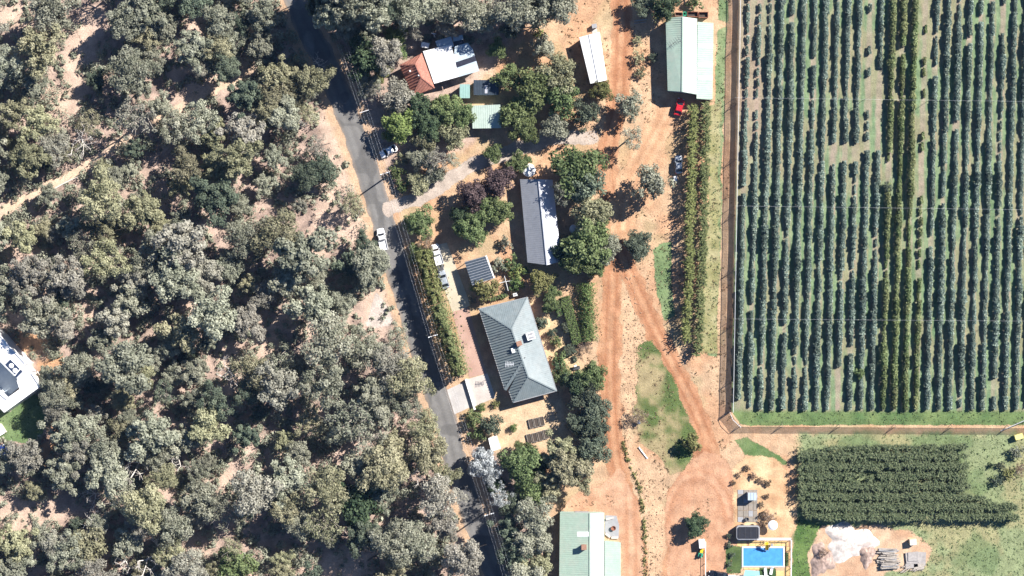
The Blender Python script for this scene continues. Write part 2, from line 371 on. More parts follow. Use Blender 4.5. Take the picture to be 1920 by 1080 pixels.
def ground_color(x, y):
    n1 = fbm(x, y, 60, 4, 1); n2 = fbm(x, y, 14, 4, 5); n3 = fbm(x, y, 200, 3, 9)
    c = FLOOR[None, :]*np.ones((len(x), 3))
    def mix(target, a):
        nonlocal c
        c = c*(1-a[:, None])+np.asarray(target)[None, :]*a[:, None]
    mix(LITTER, .8*sstep(.40, .58, n2*.6+n1*.4))
    mix(SANDY, .4*sstep(.55, .68, n1))
    for q in CLEAR: mix(SANDY, .85*sstep(-8, 10, sdist(q, x, y)+22*(n2-.5)))
    for q, cc in ((ell(60, 640, 34, 26), ORANGE), (ell(98, 690, 26, 26), ORANGE), (ell(82, 850, 34, 16, -35), ORANGE), (ell(185, 1062, 36, 18), ORANGE), (ell(120, 780, 30, 60), ORANGE)):
        mix(cc, .75*sstep(-8, 10, sdist(q, x, y)+22*(n2-.5)))
    # road verges
    d = ldist(ROAD, x, y); mix(SAND, .85*sstep(44, 30, d+14*(n2-.5)))
    # farm side
    east = [(905, -300), (1010, 20), (930, 110), (860, 190), (905, 260), (760, 330), (735, 395), (800, 620), (850, 770), (880, 830), (960, 850), (1020, 960), (1030, 1400), (2600, 1400), (2600, -300)]
    a = sstep(-14, 14, sdist(east, x, y)+30*(n2-.5))
    mix(SAND, a); mix(DIRT_L, a*.7*sstep(.42, .62, n1)); mix(DRYG, a*.4*sstep(.55, .68, fbm(x, y, 45, 4, 31)))
    # stony bank between the tracks
    bank = [(1185, 460), (1215, 640), (1195, 760), (1180, 830), (1215, 900), (1250, 960), (1240, 1100), (1200, 1100), (1205, 960), (1165, 830), (1165, 640), (1170, 520)]
    mix((.52, .35, .22), .8*sstep(-6, 8, sdist(bank, x, y)+14*(n2-.5)))
    # house yard at the grey house
    mix((.50, .37, .24), .8*sstep(-4, 4, sdist([(885, 775), (1055, 745), (1060, 830), (950, 860), (895, 830)], x, y)+10*(n2-.5)))
    mix((.60, .44, .26), .85*sstep(-4, 4, sdist([(990, 560), (1060, 590), (1095, 700), (1045, 740)], x, y)+10*(n2-.5)))
    # far right ground goes to pasture
    past = [(1500, 812), (2600, 812), (2600, 1400), (1490, 1400), (1490, 1000), (1500, 900)]
    a = sstep(-8, 8, sdist(past, x, y)+20*(n2-.5)); mix(GRASS_L, a*.9); mix(DRYG, a*.6*sstep(.5, .62, n1)); mix(GRASS, a*.7*sstep(.52, .64, fbm(x, y, 70, 4, 41)))
    return np.clip(c*(.9+.2*n3)[:, None], .02, .8)

def axis(lo, hi, step, far):
    core = np.arange(lo, hi+step/2, step)
    out = []; d = step
    v = hi
    while v < far: d *= 1.5; v += d; out.append(v)
    left = []; d = step; v = lo
    while v > -far: d *= 1.5; v -= d; left.append(v)
    return np.concatenate([left[::-1], core, out])
gx = axis(-145, 145, .5, 3000); gy = axis(-92, 92, .5, 3000)
X, Y = np.meshgrid(gx, gy); nx, ny = len(gx), len(gy)
V = np.stack([X.ravel(), Y.ravel(), np.zeros(nx*ny)], 1)
i = np.arange(nx*ny).reshape(ny, nx)
F = np.stack([i[:-1, :-1].ravel(), i[:-1, 1:].ravel(), i[1:, 1:].ravel(), i[1:, :-1].ravel()], 1)
cc = ground_color(V[:, 0]/S+960, 540-V[:, 1]/S)
g = link('ground', mesh_data('ground', V, F, M['ground'], {'cover': ('POINT', 'FLOAT_COLOR', cc)}))
tag(g, 'sandy pinkish bare ground under the bush and around the farm', kind='structure')

def sheet(name, label, inside, colour, z, bbox, feather=5, wob=10, step=.4, mat='cover', seed=3, kind='structure', wobscale=22):
    """a thin layer on the ground; inside(x,y) = signed distance in survey units"""
    x0, y0, x1, y1 = bbox
    xs = np.arange(x0, x1, step/S); ys = np.arange(y0, y1, step/S)
    X, Y = np.meshgrid(xs, ys); x = X.ravel(); y = Y.ravel()
    d = inside(x, y)+wob*(fbm(x, y, wobscale, 4, seed)-.5)*2
    e = sstep(-feather, feather, d)
    ny, nx = X.shape; i = np.arange(nx*ny).reshape(ny, nx)
    F = np.stack([i[:-1, :-1].ravel(), i[1:, :-1].ravel(), i[1:, 1:].ravel(), i[:-1, 1:].ravel()], 1)
    F = F[e[F].max(1) > .02]
    used = np.unique(F); rm = np.zeros(nx*ny, np.int64); rm[used] = np.arange(len(used))
    V = np.stack([(x[used]-960)*S, (540-y[used])*S, np.full(len(used), z)], 1)
    cc = np.clip(colour(x[used], y[used]), .01, .85)
    o = link(name, mesh_data(name, V, rm[F], M[mat], {'cover': ('POINT', 'FLOAT_COLOR', cc), 'edge': ('POINT', 'FLOAT', e[used])}))
    return tag(o, label, kind=kind)

def blend(a, b, t): return np.asarray(a)[None, :]*(1-t[:, None])+np.asarray(b)[None, :]*t[:, None]
def track_colour(line, seed=2, lo=DIRT, hi=DIRT_L):
    def f(x, y):
        d = ldist(line, x, y); n = fbm(x, y, 26, 4, seed); nl = fbm(x, y*.25, 9, 3, seed+3)
        rut = np.exp(-((d-8)/3.0)**2); fine_ = np.exp(-((d-5.8)/1.3)**2)+np.exp(-((d-10.5)/1.3)**2)
        t = np.clip(.42+1.0*(n-.5)+.9*(nl-.5)+.40*np.exp(-(d/4)**2)+.25*sstep(12, 20, d)-.5*rut*(.5+fbm(x, y, 60, 2, seed+9))+.3*fine_*(fbm(x, y, 30, 2, seed+4)-.2)+.5*(fbm(x, y, 5, 3, seed+12)-.5), 0, 1)
        return blend(lo, hi, t)
    return f
def band(line, hw): return lambda x, y: hw-ldist(line, x, y)
def bb(line, pad):
    a = np.asarray(line); return (a[:, 0].min()-pad, a[:, 1].min()-pad, a[:, 0].max()+pad, a[:, 1].max()+pad)
L1, L2, L3, L4 = .004, .008, .012, .016
sheet('dirt_path', 'pale sandy walking trail running diagonally through the bush', band(TRAIL, 9), lambda x, y: blend(SANDY, (.60, .44, .31), fbm(x, y, 20, 3, 4)), L1, bb(TRAIL, 30), 5, 7)
sheet('dirt_track', 'orange dirt track running past the green sheds, wheel ruts showing', band(TRACK_W, 20), track_colour(TRACK_W), L1, bb(TRACK_W, 40), 6, 9, step=.26)
sheet('dirt_track', 'orange dirt track crossing diagonally from the round bush to the turning area', band(TRACK_D, 19), track_colour(TRACK_D, 5), L2, bb(TRACK_D, 40), 6, 8, step=.26)
sheet('dirt_track', 'orange dirt track bending south beside the paved slab and pool', band(TRACK_L, 24), track_colour(TRACK_L, 8), L3, bb(TRACK_L, 50), 7, 8, step=.26)
sheet('dirt_track', 'wide sandy orange approach below the red car', band(TRACK_N, 26), track_colour(TRACK_N, 11, (.42, .24, .14), (.52, .34, .21)), L2, bb(TRACK_N, 50), 8, 10)
sheet('gravel_driveway', 'pale grey gravel driveway from the road past the zinc shed', band(DRIVE, 13), lambda x, y: blend(GRAVEL, (.46, .38, .32), fbm(x, y, 18, 4, 6)), L3, bb(DRIVE, 34), 4, 6)
AREA_S = [(1256, 915), (1285, 872), (1322, 846), (1362, 862), (1378, 905), (1378, 1000), (1362, 1230), (1300, 1230), (1262, 1230), (1248, 1000), (1246, 950)]
TURN = [(1262+62*math.cos(a_)+45, 985+95*math.sin(a_)) for a_ in np.linspace(3.3, 6.1, 12)]
sheet('turning_area', 'broad orange dirt turning area with curved wheel marks', lambda x, y: sdist(AREA_S, x, y), track_colour(TURN, 14, (.37, .19, .11), (.46, .27, .17)), L3+.001, (1230, 830, 1395, 1240), 7, 9)
AREA_W = [(1128, 905), (1160, 880), (1192, 925), (1204, 1000), (1208, 1230), (1166, 1230), (1163, 1012), (1134, 962), (1050, 955), (1090, 925)]
sheet('dirt_yard', 'orange dirt yard at the head of the bottom green shed', lambda x, y: sdist(AREA_W, x, y), track_colour([(1182, 900), (1186, 1230)], 16, (.39, .205, .12), (.48, .30, .195)), L2+.001, (1030, 860, 1225, 1240), 8, 10)
def road_col(x, y):
    d = ldist(ROAD, x, y); n = fbm(x, y, 30, 4, 3)
    t = np.clip(.5+.8*(n-.5)+.3*np.exp(-((d-9)/4)**2)-.2*np.exp(-(d/3)**2), 0, 1)
    c = blend((.125, .12, .117), (.195, .188, .18), t)
    pt = (sstep(.60, .62, vnoise(x/17+3, y/26, 5))*.5)[:, None]; c = c*(1-pt)+np.array((.085, .083, .082))[None]*pt
    dust = (sstep(15, 22, d)*.7*fbm(x, y, 12, 3, 8))[:, None]; return c*(1-dust)+np.array((.36, .27, .20))[None]*dust
sheet('road', 'grey bitumen country road running between the bush and the houses', band(ROAD, 21.5), road_col, L2+.002, bb(ROAD, 35), 2.8, 5, mat='asphalt', step=.3)
sheet('gravel_pad', 'pale gravel pull-in beside the road under the gums', lambda x, y: sdist([(706, 548), (722, 566), (736, 600), (730, 612), (700, 618), (688, 610), (694, 578)], x, y), lambda x, y: blend((.42, .36, .32), (.52, .45, .40), fbm(x, y, 14, 3, 8)), L1, (660, 520, 770, 650), 4, 4)
# orchard floor : grass between, bare strips under the rows
ROW_X0, ROW_DX, ROW_TILT = 1403.0, 20.8, -0.026
def orchard_col(x, y):
    k = (x-ROW_TILT*y-ROW_X0)/ROW_DX; f = np.abs(k-np.round(k))
    n = fbm(x, y*.35, 10, 4, 4); n2 = fbm(x, y, 60, 3, 7)
    nf = fbm(x*1.0, y*.6, 5, 3, 23); g_ = blend((.10, .165, .085), (.20, .265, .145), np.clip(.45+1.2*(n-.5)+1.0*(nf-.5), 0, 1)); dry = sstep(.52, .66, fbm(x, y*.5, 40, 4, 29))[:, None]*.6; g_ = g_*(1-dry)+np.array((.27, .225, .14))[None]*dry
    s = sstep(.30, .20, f+.25*(n-.5))
    bare = blend((.33, .26, .205), (.22, .20, .14), fbm(x, y, 8, 3, 12))
    s = np.clip(s*(.55+1.1*(n2-.25)), 0, 1)
    c = g_*(1-s[:, None])+bare*s[:, None]
    wheel = np.exp(-((f-.36)/.05)**2)*.45*sstep(.4, .6, fbm(x*3, y*.2, 14, 3, 19)); c = c*(1-wheel[:, None])+np.array((.33, .26, .18))[None]*wheel[:, None]
    west = sstep(1480, 1400, x)*sstep(420, 200, y)*.6; c = c*(1-west[:, None])+np.array((.33, .23, .185))[None]*west[:, None]
    hl = sstep(765, 775, y)[:, None]; gr = blend((.075, .13, .05), (.15, .20, .08), np.clip(.5+1.6*(fbm(x, y, 26, 4, 3)-.5), 0, 1)); c = c*(1-hl)+gr*hl
    return c
sheet('orchard_field', 'green grassed crop field striped with bare planting strips', lambda x, y: sdist([(1390, -260), (2120, -260), (2120, 797), (1388, 797), (1371, 770)], x, y), orchard_col, L1, (1360, -150, 2130, 815), 3, 3, step=.32)
def g_col(a, b, sc_=20, seed=5): return lambda x, y: blend(a, b, np.clip(.5+1.5*(fbm(x, y, sc_, 4, seed)-.5), 0, 1))
sheet('grass_strip', 'narrow green grass verge beside the windbreak fence', lambda x, y: np.minimum(np.minimum(9-np.abs(x-1355+.03*y), 668-y), 14+60*(fbm(x*0, y, 46, 2, 77)-.36)), g_col((.125, .185, .085), (.25, .28, .15)), L1, (1310, -120, 1380, 690), 5, 5)
sheet('grass_strip', 'mottled pale grass strip along the east side of the tall cane hedge', lambda x, y: sdist([(1330, 200), (1352, 190), (1345, 660), (1318, 664)], x, y), g_col((.24, .23, .10), (.33, .30, .17)), L1+.002, (1300, 170, 1380, 690), 6, 8)
sheet('lawn', 'small bright green grass patch beside the round bush', lambda x, y: sdist([(1224, 470), (1240, 458), (1258, 455), (1262, 590), (1246, 600), (1226, 520)], x, y), g_col((.115, .175, .075), (.20, .25, .125)), L1+.001, (1200, 430, 1290, 625), 4, 5)
sheet('lawn', 'mottled green and straw grass between the dirt tracks', lambda x, y: sdist([(1200, 650), (1222, 640), (1250, 690), (1285, 770), (1310, 830), (1285, 880), (1258, 892), (1235, 860), (1200, 830), (1190, 770), (1195, 700)], x, y),
      lambda x, y: blend((.09, .125, .042), (.29, .235, .13), sstep(.42, .68, fbm(x, y, 34, 4, 21))), L3+.002, (1165, 610, 1340, 920), 7, 10)
sheet('lawn', 'watered green lawn below the white flat-roofed house', lambda x, y: sdist(LAWN_W, x, y), g_col((.10, .16, .065), (.18, .235, .11)), L1, (-80, 700, 130, 860), 4, 5)
sheet('lawn', 'dark green grass patch at the corner of the windbreak fences', lambda x, y: sdist([(1378, 826), (1400, 822), (1450, 850), (1475, 870), (1440, 868), (1395, 850)], x, y), g_col((.07, .13, .04), (.16, .2, .09)), L3, (1350, 800, 1500, 895), 5, 6)
sheet('lawn', 'dark green grass beside the pool fence and maize', lambda x, y: sdist([(1490, 975), (1560, 985), (1530, 1010), (1515, 1040), (1520, 1100), (1520, 1230), (1478, 1230), (1485, 1060)], x, y), g_col((.055, .11, .03), (.13, .19, .06)), L1+.002, (1455, 950, 1590, 1240), 5, 6)
sheet('sand_heap_ground', 'bare orange ground around the white sand heap and timber', lambda x, y: sdist([(1540, 985), (1640, 985), (1700, 990), (1745, 1030), (1735, 1062), (1660, 1075), (1640, 1110), (1530, 1110), (1515, 1050), (1525, 1010)], x, y), g_col((.40, .24, .15), (.52, .38, .26)), L2, (1490, 960, 1770, 1130), 6, 9)
sheet('sand_patch', 'bare cream and orange earth between the slab and the maize', lambda x, y: sdist([(1375, 880), (1400, 855), (1450, 860), (1478, 885), (1490, 930), (1495, 990), (1480, 1010), (1375, 1012)], x, y), g_col((.42, .24, .13), (.62, .46, .28), 26, 9), L3+.002, (1350, 830, 1520, 1040), 6, 6)

def pad(name, label, pts, z, c1, c2, n=(1, 1), kind='structure', mat='paving', seed=3):
    """hard paved slab with a real edge; a fine grid so its colour can vary"""
    me_V = []; me_F = []
    a, b, c, d = [np.array(p, float) for p in pts]
    N = 16; VV = []; UV = []
    for j in range(N+1):
        for i_ in range(N+1):
            u, v = i_/N, j/N
            p = (a*(1-u)+b*u)*(1-v)+(d*(1-u)+c*u)*v; UV.append(p)
            q = P(p[0], p[1]); VV.append((q.x, q.y, z))
    Fq = np.array([(j*(N+1)+i_, j*(N+1)+i_+1, (j+1)*(N+1)+i_+1, (j+1)*(N+1)+i_) for j in range(N) for i_ in range(N)])
    UV = np.array(UV); colr = blend(c1, c2, np.clip(.5+1.4*(fbm(UV[:, 0], UV[:, 1], 14, 4, seed)-.5), 0, 1))
    VV = np.array(VV)
    # skirt
    ring = list(range(N+1))+[(j+1)*(N+1)-1+N+1 for j in range(N)]
    o = link(name, mesh_data(name, VV, Fq[:, ::-1].copy(), M[mat], {'cover': ('POINT', 'FLOAT_COLOR', colr)}))
    return tag(o, label, kind=kind)
pad('concrete_driveway', 'cream concrete drive with two parked vehicles beside the carport', [(806, 462), (838, 455), (882, 572), (850, 590)], .03, (.40, .345, .255), (.52, .455, .345))
pad('brick_paving', 'pinkish paved forecourt along the shaded side of the grey house', [(848, 585), (878, 576), (912, 700), (880, 708)], .034, (.36, .225, .175), (.43, .285, .23))
pad('concrete_pad', 'white concrete pad in front of the grey house garage', [(873, 712), (914, 700), (929, 745), (886, 764)], .038, (.42, .37, .335), (.52, .465, .42))
pad('concrete_apron', 'pale grey driveway apron between the road and the white pad', [(838, 731), (872, 715), (885, 762), (852, 777)], .026, (.37, .345, .33), (.46, .435, .41))

# ------------------------------------------------------------------ buildings
def roof_plane(parent, pts, mat, rib=.55, rw=.07, rh=.05, name='roof_sheet', along=False):
    """one sloping sheet: slab with raised ribs running up the slope; pts[0]-pts[1] is the eave"""
    W = [P(*p) for p in pts]; off = parent.location if parent else Vector()
    n = Vector((0, 0, 0))
    for i in range(len(W)):
        a, b = W[i], W[(i+1) % len(W)]
        n += Vector(((a.y-b.y)*(a.z+b.z), (a.z-b.z)*(a.x+b.x), (a.x-b.x)*(a.y+b.y)))
    n.normalize()
    if n.z < 0: n = -n; W = [W[1], W[0]]+W[:1:-1]
    mb = MB(); k = len(W)
    V = [w_-off for w_ in W]+[w_-off-n*.07 for w_ in W]
    mb.add(V, [tuple(range(k)), tuple(range(2*k-1, k-1, -1))]+[(i+k, (i+1) % k+k, (i+1) % k, i) for i in range(k)])
    if rib:
        u = (W[1]-W[0]).normalized(); v = n.cross(u).normalized()
        if along: u, v = v, u
        q = [((w_-W[0]).dot(u), (w_-W[0]).dot(v)) for w_ in W]
        lo = min(a for a, _ in q); hi = max(a for a, _ in q)
        t = lo+rib*.5
        while t < hi:
            vs = []
            for i in range(k):
                (a, c), (b, d) = q[i], q[(i+1) % k]
                if (a-t)*(b-t) < 0: vs.append(c+(d-c)*(t-a)/(b-a))
            if len(vs) >= 2:
                s0, s1 = min(vs)+.02, max(vs)-.02
                if s1-s0 > .1:
                    A = W[0]+u*t+v*s0-off; B = W[0]+u*t+v*s1-off; h = u*rw*.5; e = n*rh
                    mb.add([A-h*1.6, A+h*1.6, B+h*1.6, B-h*1.6, A-h*.6+e, A+h*.6+e, B+h*.6+e, B-h*.6+e],
                           [(4, 5, 6, 7), (0, 1, 5, 4), (1, 2, 6, 5), (2, 3, 7, 6), (3, 0, 4, 7)])
            t += rib
    return mb.build(name, mat, parent)

def cap(parent, a, b, mat, w_=.32, name='ridge_cap'):
    A = P(*a)-parent.location; B = P(*b)-parent.location
    up = Vector((0, 0, .05))
    return MB().bar(A+up, B+up, w_, .1).build(name, mat, parent)

def walls(parent, pts, h, mat, inset=.45, wins=(), doors=(), name='wall', base=0):
    """wall shell on the plan of the eaves, set in under them, with windows and doors on it"""
    W = [P(x, y, h) for x, y in pts]; c = sum(W, Vector())/len(W)
    Q = []
    n = len(W)
    area = sum(W[i].x*W[(i+1) % n].y-W[(i+1) % n].x*W[i].y for i in range(n))
    sg = 1 if area > 0 else -1
    for i in range(n):
        a, b, d = W[i-1], W[i], W[(i+1) % n]
        e1 = (b-a).to_2d().normalized(); e2 = (d-b).to_2d().normalized()
        n1 = Vector((-e1.y, e1.x))*sg; n2 = Vector((-e2.y, e2.x))*sg
        m_ = (n1+n2); m_ = m_/max(m_.dot(n1), .3)
        Q.append(Vector((b.x+m_.x*inset, b.y+m_.y*inset))-parent.location.to_2d())
    o = MB().prism([(q.x, q.y) for q in Q], base, h-.1).build(name, mat, parent)
    def opening(i, f, w_, z0, z1, nm, m1):
        a, b = Q[i], Q[(i+1) % n]; e = (b-a).normalized(); nn = Vector((e.y, -e.x))*sg; p = a+(b-a)*f
        ang = math.atan2(e.y, e.x)
        fr = MB().box((p.x+nn.x*.03, p.y+nn.y*.03, (z0+z1)/2), (w_+.16, .1, z1-z0+.16), ang).build(nm, M['white'] if nm == 'window' else m1, parent)
        if nm == 'window': MB().box((p.x+nn.x*.05, p.y+nn.y*.05, (z0+z1)/2), (w_, .1, z1-z0), ang).build('pane', M['glass'], fr)
        else: MB().box((p.x+nn.x*.1+e.x*w_*.38, p.y+nn.y*.1+e.y*w_*.38, 1.0), (.12, .08, .05), ang).build('handle', M['grey'], fr)
    for i, f in wins: opening(i, f, 1.5, .9, min(2.1, h-.4), 'window', None)
    for i, f, w_ in doors: opening(i, f, w_, base+.02, min(2.1, h-.3), 'door', M['grey'])
    return o

def building(name, label, cat, cx, cy):
    o = empty(name, P(cx, cy)); tag(o, label, cat); return o

# grey hip-roofed house
b = building('house', 'large grey ribbed hip-roofed house with rooftop cooler beside paved forecourt', 'house', 970, 655)
E, R = 2.8, 4.9
C1, C2, C3, C4 = (898, 579, E), (989, 557, E), (1044, 733, E), (962, 755, E)
Ra, Rb, Rm = (959, 617, R), (990.5, 707, R), (980, 680, R)
walls(b, [C1[:2], C2[:2], C3[:2], C4[:2]], E, M['wall_brick'], .6, wins=[(0, .3), (0, .7), (1, .2), (1, .5), (1, .8), (2, .4), (3, .4), (3, .65)], doors=[(3, .2, 2.4), (1, .35, .9)])
roof_plane(b, [C1, C2, Ra], M['roof_grey'], .45, .05, .03)
roof_plane(b, [C2, C3, Rb, Ra], M['roof_grey'], .45, .05, .015)
roof_plane(b, [C3, C4, Rb], M['roof_grey'], .45, .05, .03)
roof_plane(b, [(946, 730, E), C1, Ra, Rm], M['roof_grey'], .6, .19, .24)
roof_plane(b, [C4, (954, 733, E), Rm, Rb], M['roof_grey'], .6, .19, .24)
for p, q in ((C1, Ra), (C2, Ra), (C3, Rb), (C4, Rb), (Ra, Rb)): cap(b, p, q, M['roof_grey'], .3)
cap(b, (980, 680, R), (947, 731, E), M['roof_grey'], .7, 'valley_cap')
MB().bar(P(*C1)-b.location, P(946, 730, E)-b.location, .14).bar(P(954, 733, E)-b.location, P(*C4)-b.location, .14).bar(P(*C4)-b.location, P(*C3)-b.location, .14).bar(P(*C3)-b.location, P(*C2)-b.location, .14).bar(P(*C2)-b.location, P(*C1)-b.location, .14).build('gutter', M['grey'], b)
rz = math.atan2(176, -55)-math.pi/2
rz = math.atan2(-(176), 55)+math.pi/2     # long axis of the house
def rel(b_, x, y, z): return P(x, y, z)-b_.location
c = rel(b, 994.5, 630, 4.7); cl = MB().box(c, (2.0, 1.9, .95), rz, .9).build('roof_cooler', M['white'], b)
for dy in (-.42, .42): MB().box(c+Matrix.Rotation(rz, 3, 'Z')@Vector((.1, dy, .485)), (1.3, .52, .03), rz).build('grille', M['grey'], cl)
MB().box(rel(b, 973.5, 644, 5.05), (1.1, 1.0, 1.3), rz).box(rel(b, 973.5, 644, 5.73), (1.25, 1.15, .12), rz).build('chimney', M['wall_brick'], b)
MB().box(rel(b, 962, 657, 4.72), (.75, 1.1, .3), rz).build('skylight', M['skylight'], b)
MB().tube([rel(b, 941, 625, 4.0), rel(b, 941, 625, 5.9)], .05).build('flue', M['grey'], b)
an = MB(); a0 = rel(b, 955, 682, 4.2); an.tube([a0, a0+Vector((0, 0, 2.6))], .045)
for t in range(6): an.bar(a0+Vector((-.9+t*.35, -.75+.06*t, 2.5)), a0+Vector((-.75+t*.35, .75-.06*t, 2.5)), .06)
an.bar(a0+Vector((-1, 0, 2.5)), a0+Vector((1.1, 0, 2.5)), .07); an.build('antenna', M['wire'], b)
MB().tube([rel(b, 985, 670, 4.6), rel(b, 985, 670, 5.0)], .1).build('vent_pipe', M['grey'], b)

# carport with dark ribbed roof
b = building('carport', 'open carport with dark roof and bold white ribs beside cream drive', 'carport', 898, 508)
cp = [(871, 491, 3.0), (910, 480, 3.0), (925.5, 522, 3.15), (885.5, 535.5, 3.15)]
roof_plane(b, cp, M['roof_dark'], 0)
A = [P(*p)-b.location for p in cp]
for t in np.linspace(0.02, .98, 10):
    MB().bar(A[0].lerp(A[3], t)+Vector((0, 0, .05)), A[1].lerp(A[2], t)+Vector((0, 0, .05)), .06, .12).build('rib', M['roof_zinc'], b)
MB().bar(A[1]+Vector((.15, .1, 0)), A[2]+Vector((.15, .1, 0)), .3, .18).build('gutter', M['white'], b)
for p in A:
    q = p*.92; MB().bar((q.x, q.y, 0), (q.x, q.y, 2.95), .12).build('post', M['grey'], b)

# zinc shed
b = building('shed', 'long zinc gable shed between the purple trees and dense hedge', 'shed', 1014, 415)
E, R = 3.0, 4.7
s1, s2, s3, s4 = (975, 336, E), (1036, 337, E), (1053, 490, E), (989, 492, E)
r1, r2 = (1010, 336, R), (1026, 497, R)
walls(b, [s1[:2], s2[:2], s3[:2], s4[:2]], E, M['roof_zinc'], .3, wins=[(1, .5)], doors=[(2, .3, 2.6)])
roof_plane(b, [s4, s1, r1, r2], M['roof_zinc_shade'], .5, .05, .025)
roof_plane(b, [s2, s3, r2, r1], M['roof_zinc_sunlit'], .5, .06, .035)
cap(b, r1, r2, M['roof_zinc'], .35)
for q, (p0, p1, p2) in enumerate(((s1, s2, r1), (s4, s3, r2))):
    W = [rel(b, *p) for p in (p0, p1, p2)]
    k = .3 if q == 0 else -.3
    W = [w_+Vector((0, -k, -.1)) for w_ in W]
    MB().add(W+[w_+Vector((0, -k*.3, 0)) for w_ in W], [(0, 1, 2), (5, 4, 3), (0, 3, 4, 1), (1, 4, 5, 2), (2, 5, 3, 0)]).build('gable', M['roof_zinc'], b)

def gable_shed(name, label, pts, ridge, E, R, mats, rib=.5, cat='shed', wall='wall_green', doors=((2, .5, 3.0),), wins=()):
    """pts a,b,c,d: a-b is one gable end, b-c an eave, c-d the other gable end, d-a the other eave"""
    cx = sum(p[0] for p in pts)/4; cy = sum(p[1] for p in pts)/4
    b = building(name, label, cat, cx, cy)
    q = [(x, y, E) for x, y in pts]; r = [(x, y, R) for x, y in ridge]
    walls(b, pts, E, M[wall], .25, wins=wins, doors=doors)
    roof_plane(b, [q[3], q[0], r[0], r[1]], M[mats[0]], rib, .06, .035)
    roof_plane(b, [q[1], q[2], r[1], r[0]], M[mats[1]], rib, .06, .035)
    cap(b, r[0], r[1], M[mats[0]], .3)
    c = Vector((0, 0, 0))
    for p0, p1, p2 in ((q[0], q[1], r[0]), (q[3], q[2], r[1])):
        W = [rel(b, *p) for p in (p0, p1, p2)]; m_ = (W[0]+W[1])/2; inn = Vector((-m_.x, -m_.y, 0)).normalized()
        W = [w_+inn*.25+Vector((0, 0, -.12)) for w_ in W]
        MB().add(W+[w_+inn*.1 for w_ in W], [(0, 1, 2), (5, 4, 3), (0, 3, 4, 1), (1, 4, 5, 2), (2, 5, 3, 0)]).build('gable', M[wall], b)
    return b

# large pale green shed, top
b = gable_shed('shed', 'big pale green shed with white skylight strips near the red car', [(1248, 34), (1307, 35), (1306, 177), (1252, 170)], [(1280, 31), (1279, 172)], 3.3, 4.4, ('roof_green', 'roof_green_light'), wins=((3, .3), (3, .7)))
l = [(1308, 41, 3.1), (1338, 43, 2.5), (1336, 187, 2.5), (1306, 185, 3.1)]
roof_plane(b, [l[1], l[2], l[3], l[0]], M['roof_green'], .5, .06, .035, 'lean_to_roof')
walls(b, [p[:2] for p in (l[0], l[1], l[2], l[3])], 2.45, M['wall_green'], .25, name='lean_to_wall', doors=((2, .5, 2.2),))
for y in (85, 122, 146):
    roof_plane(b, [(1336.5, y-3.2, 2.58), (1336.5, y+3.2, 2.58), (1308.5, y+3.2, 3.15), (1308.5, y-3.2, 3.15)], M['skylight'], 0, name='skylight')
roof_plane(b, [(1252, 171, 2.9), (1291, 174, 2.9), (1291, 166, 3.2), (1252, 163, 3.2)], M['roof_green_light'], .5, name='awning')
an = MB(); a0 = rel(b, 1262, 83, 4.0); an.tube([a0, a0+Vector((0, 0, 3))], .05); an.bar(a0+Vector((-1.2, -.9, 2.9)), a0+Vector((1.2, .9, 2.9)), .08)
for t in np.linspace(-1, 1, 6): an.bar(a0+Vector((t*1.1-.5, t*.8+.7, 2.9)), a0+Vector((t*1.1+.5, t*.8-.7, 2.9)), .06)
an.tube([a0+Vector((.2, 0, 2)), rel(b, 1279, 75, 4.4)], .03); an.build('antenna', M['dkgrey'], b)
# containers behind it
for (x, y, w_, d_, m_, lb) in ((1298, 28, 19, 9, 'rust', 'rusty brown bin behind the big green shed, nearer the vent'), (1318, 29, 17, 10, 'rust', 'rusty brown bin behind the big green shed, at its corner'), (1272, 28, 13, 7, 'wall_brick', 'dark red crate behind the big green shed'), (1283, 27, 5, 6, 'lgreen', 'small green tub behind the big green shed')):
    t = empty('storage_bin', P(x, y)); tag(t, lb, 'bin')
    mb = MB(); X_, Y_, h = w_*S, d_*S, 1.1
    mb.box((0, -Y_/2, h/2), (X_, .08, h)).box((0, Y_/2, h/2), (X_, .08, h)).box((-X_/2, 0, h/2), (.08, Y_-.09, h)).box((X_/2, 0, h/2), (.08, Y_-.09, h)); mb.build('side_panel', M[m_], t)
    MB().box((0, 0, .5), (X_-.1, Y_-.1, .06)).build('fill', M['soil_bed'], t)
    MB().bar((-X_/2-.05, -Y_/2, h+.04), (X_/2+.05, -Y_/2, h+.04), .12, .08).bar((-X_/2-.05, Y_/2, h+.04), (X_/2+.05, Y_/2, h+.04), .12, .08).build('rim', M[m_], t)

# white shed
gable_shed('shed', 'small bright white gable shed beside the orange track', [(1086, 70), (1124, 60), (1138, 150), (1107, 157)], [(1105, 65), (1122.5, 153.5)], 2.9, 3.3, ('roof_white', 'roof_white'), wall='wall', doors=((2, .5, 2.2),))
t = empty('tank_stand', P(1114, 50)); tag(t, 'small dark box on a stand behind the white shed', 'box')
MB().box((0, 0, .55), (1.0, .9, .9), .2).build('body', M['dkgrey'], t); MB().box((0, 0, 1.03), (1.15, 1.0, .08), .2).build('lid', M['grey'], t)
MB().box((.1, -1.0, .05), (1.3, .9, .1), .2).build('base_slab', M['conc'], t)

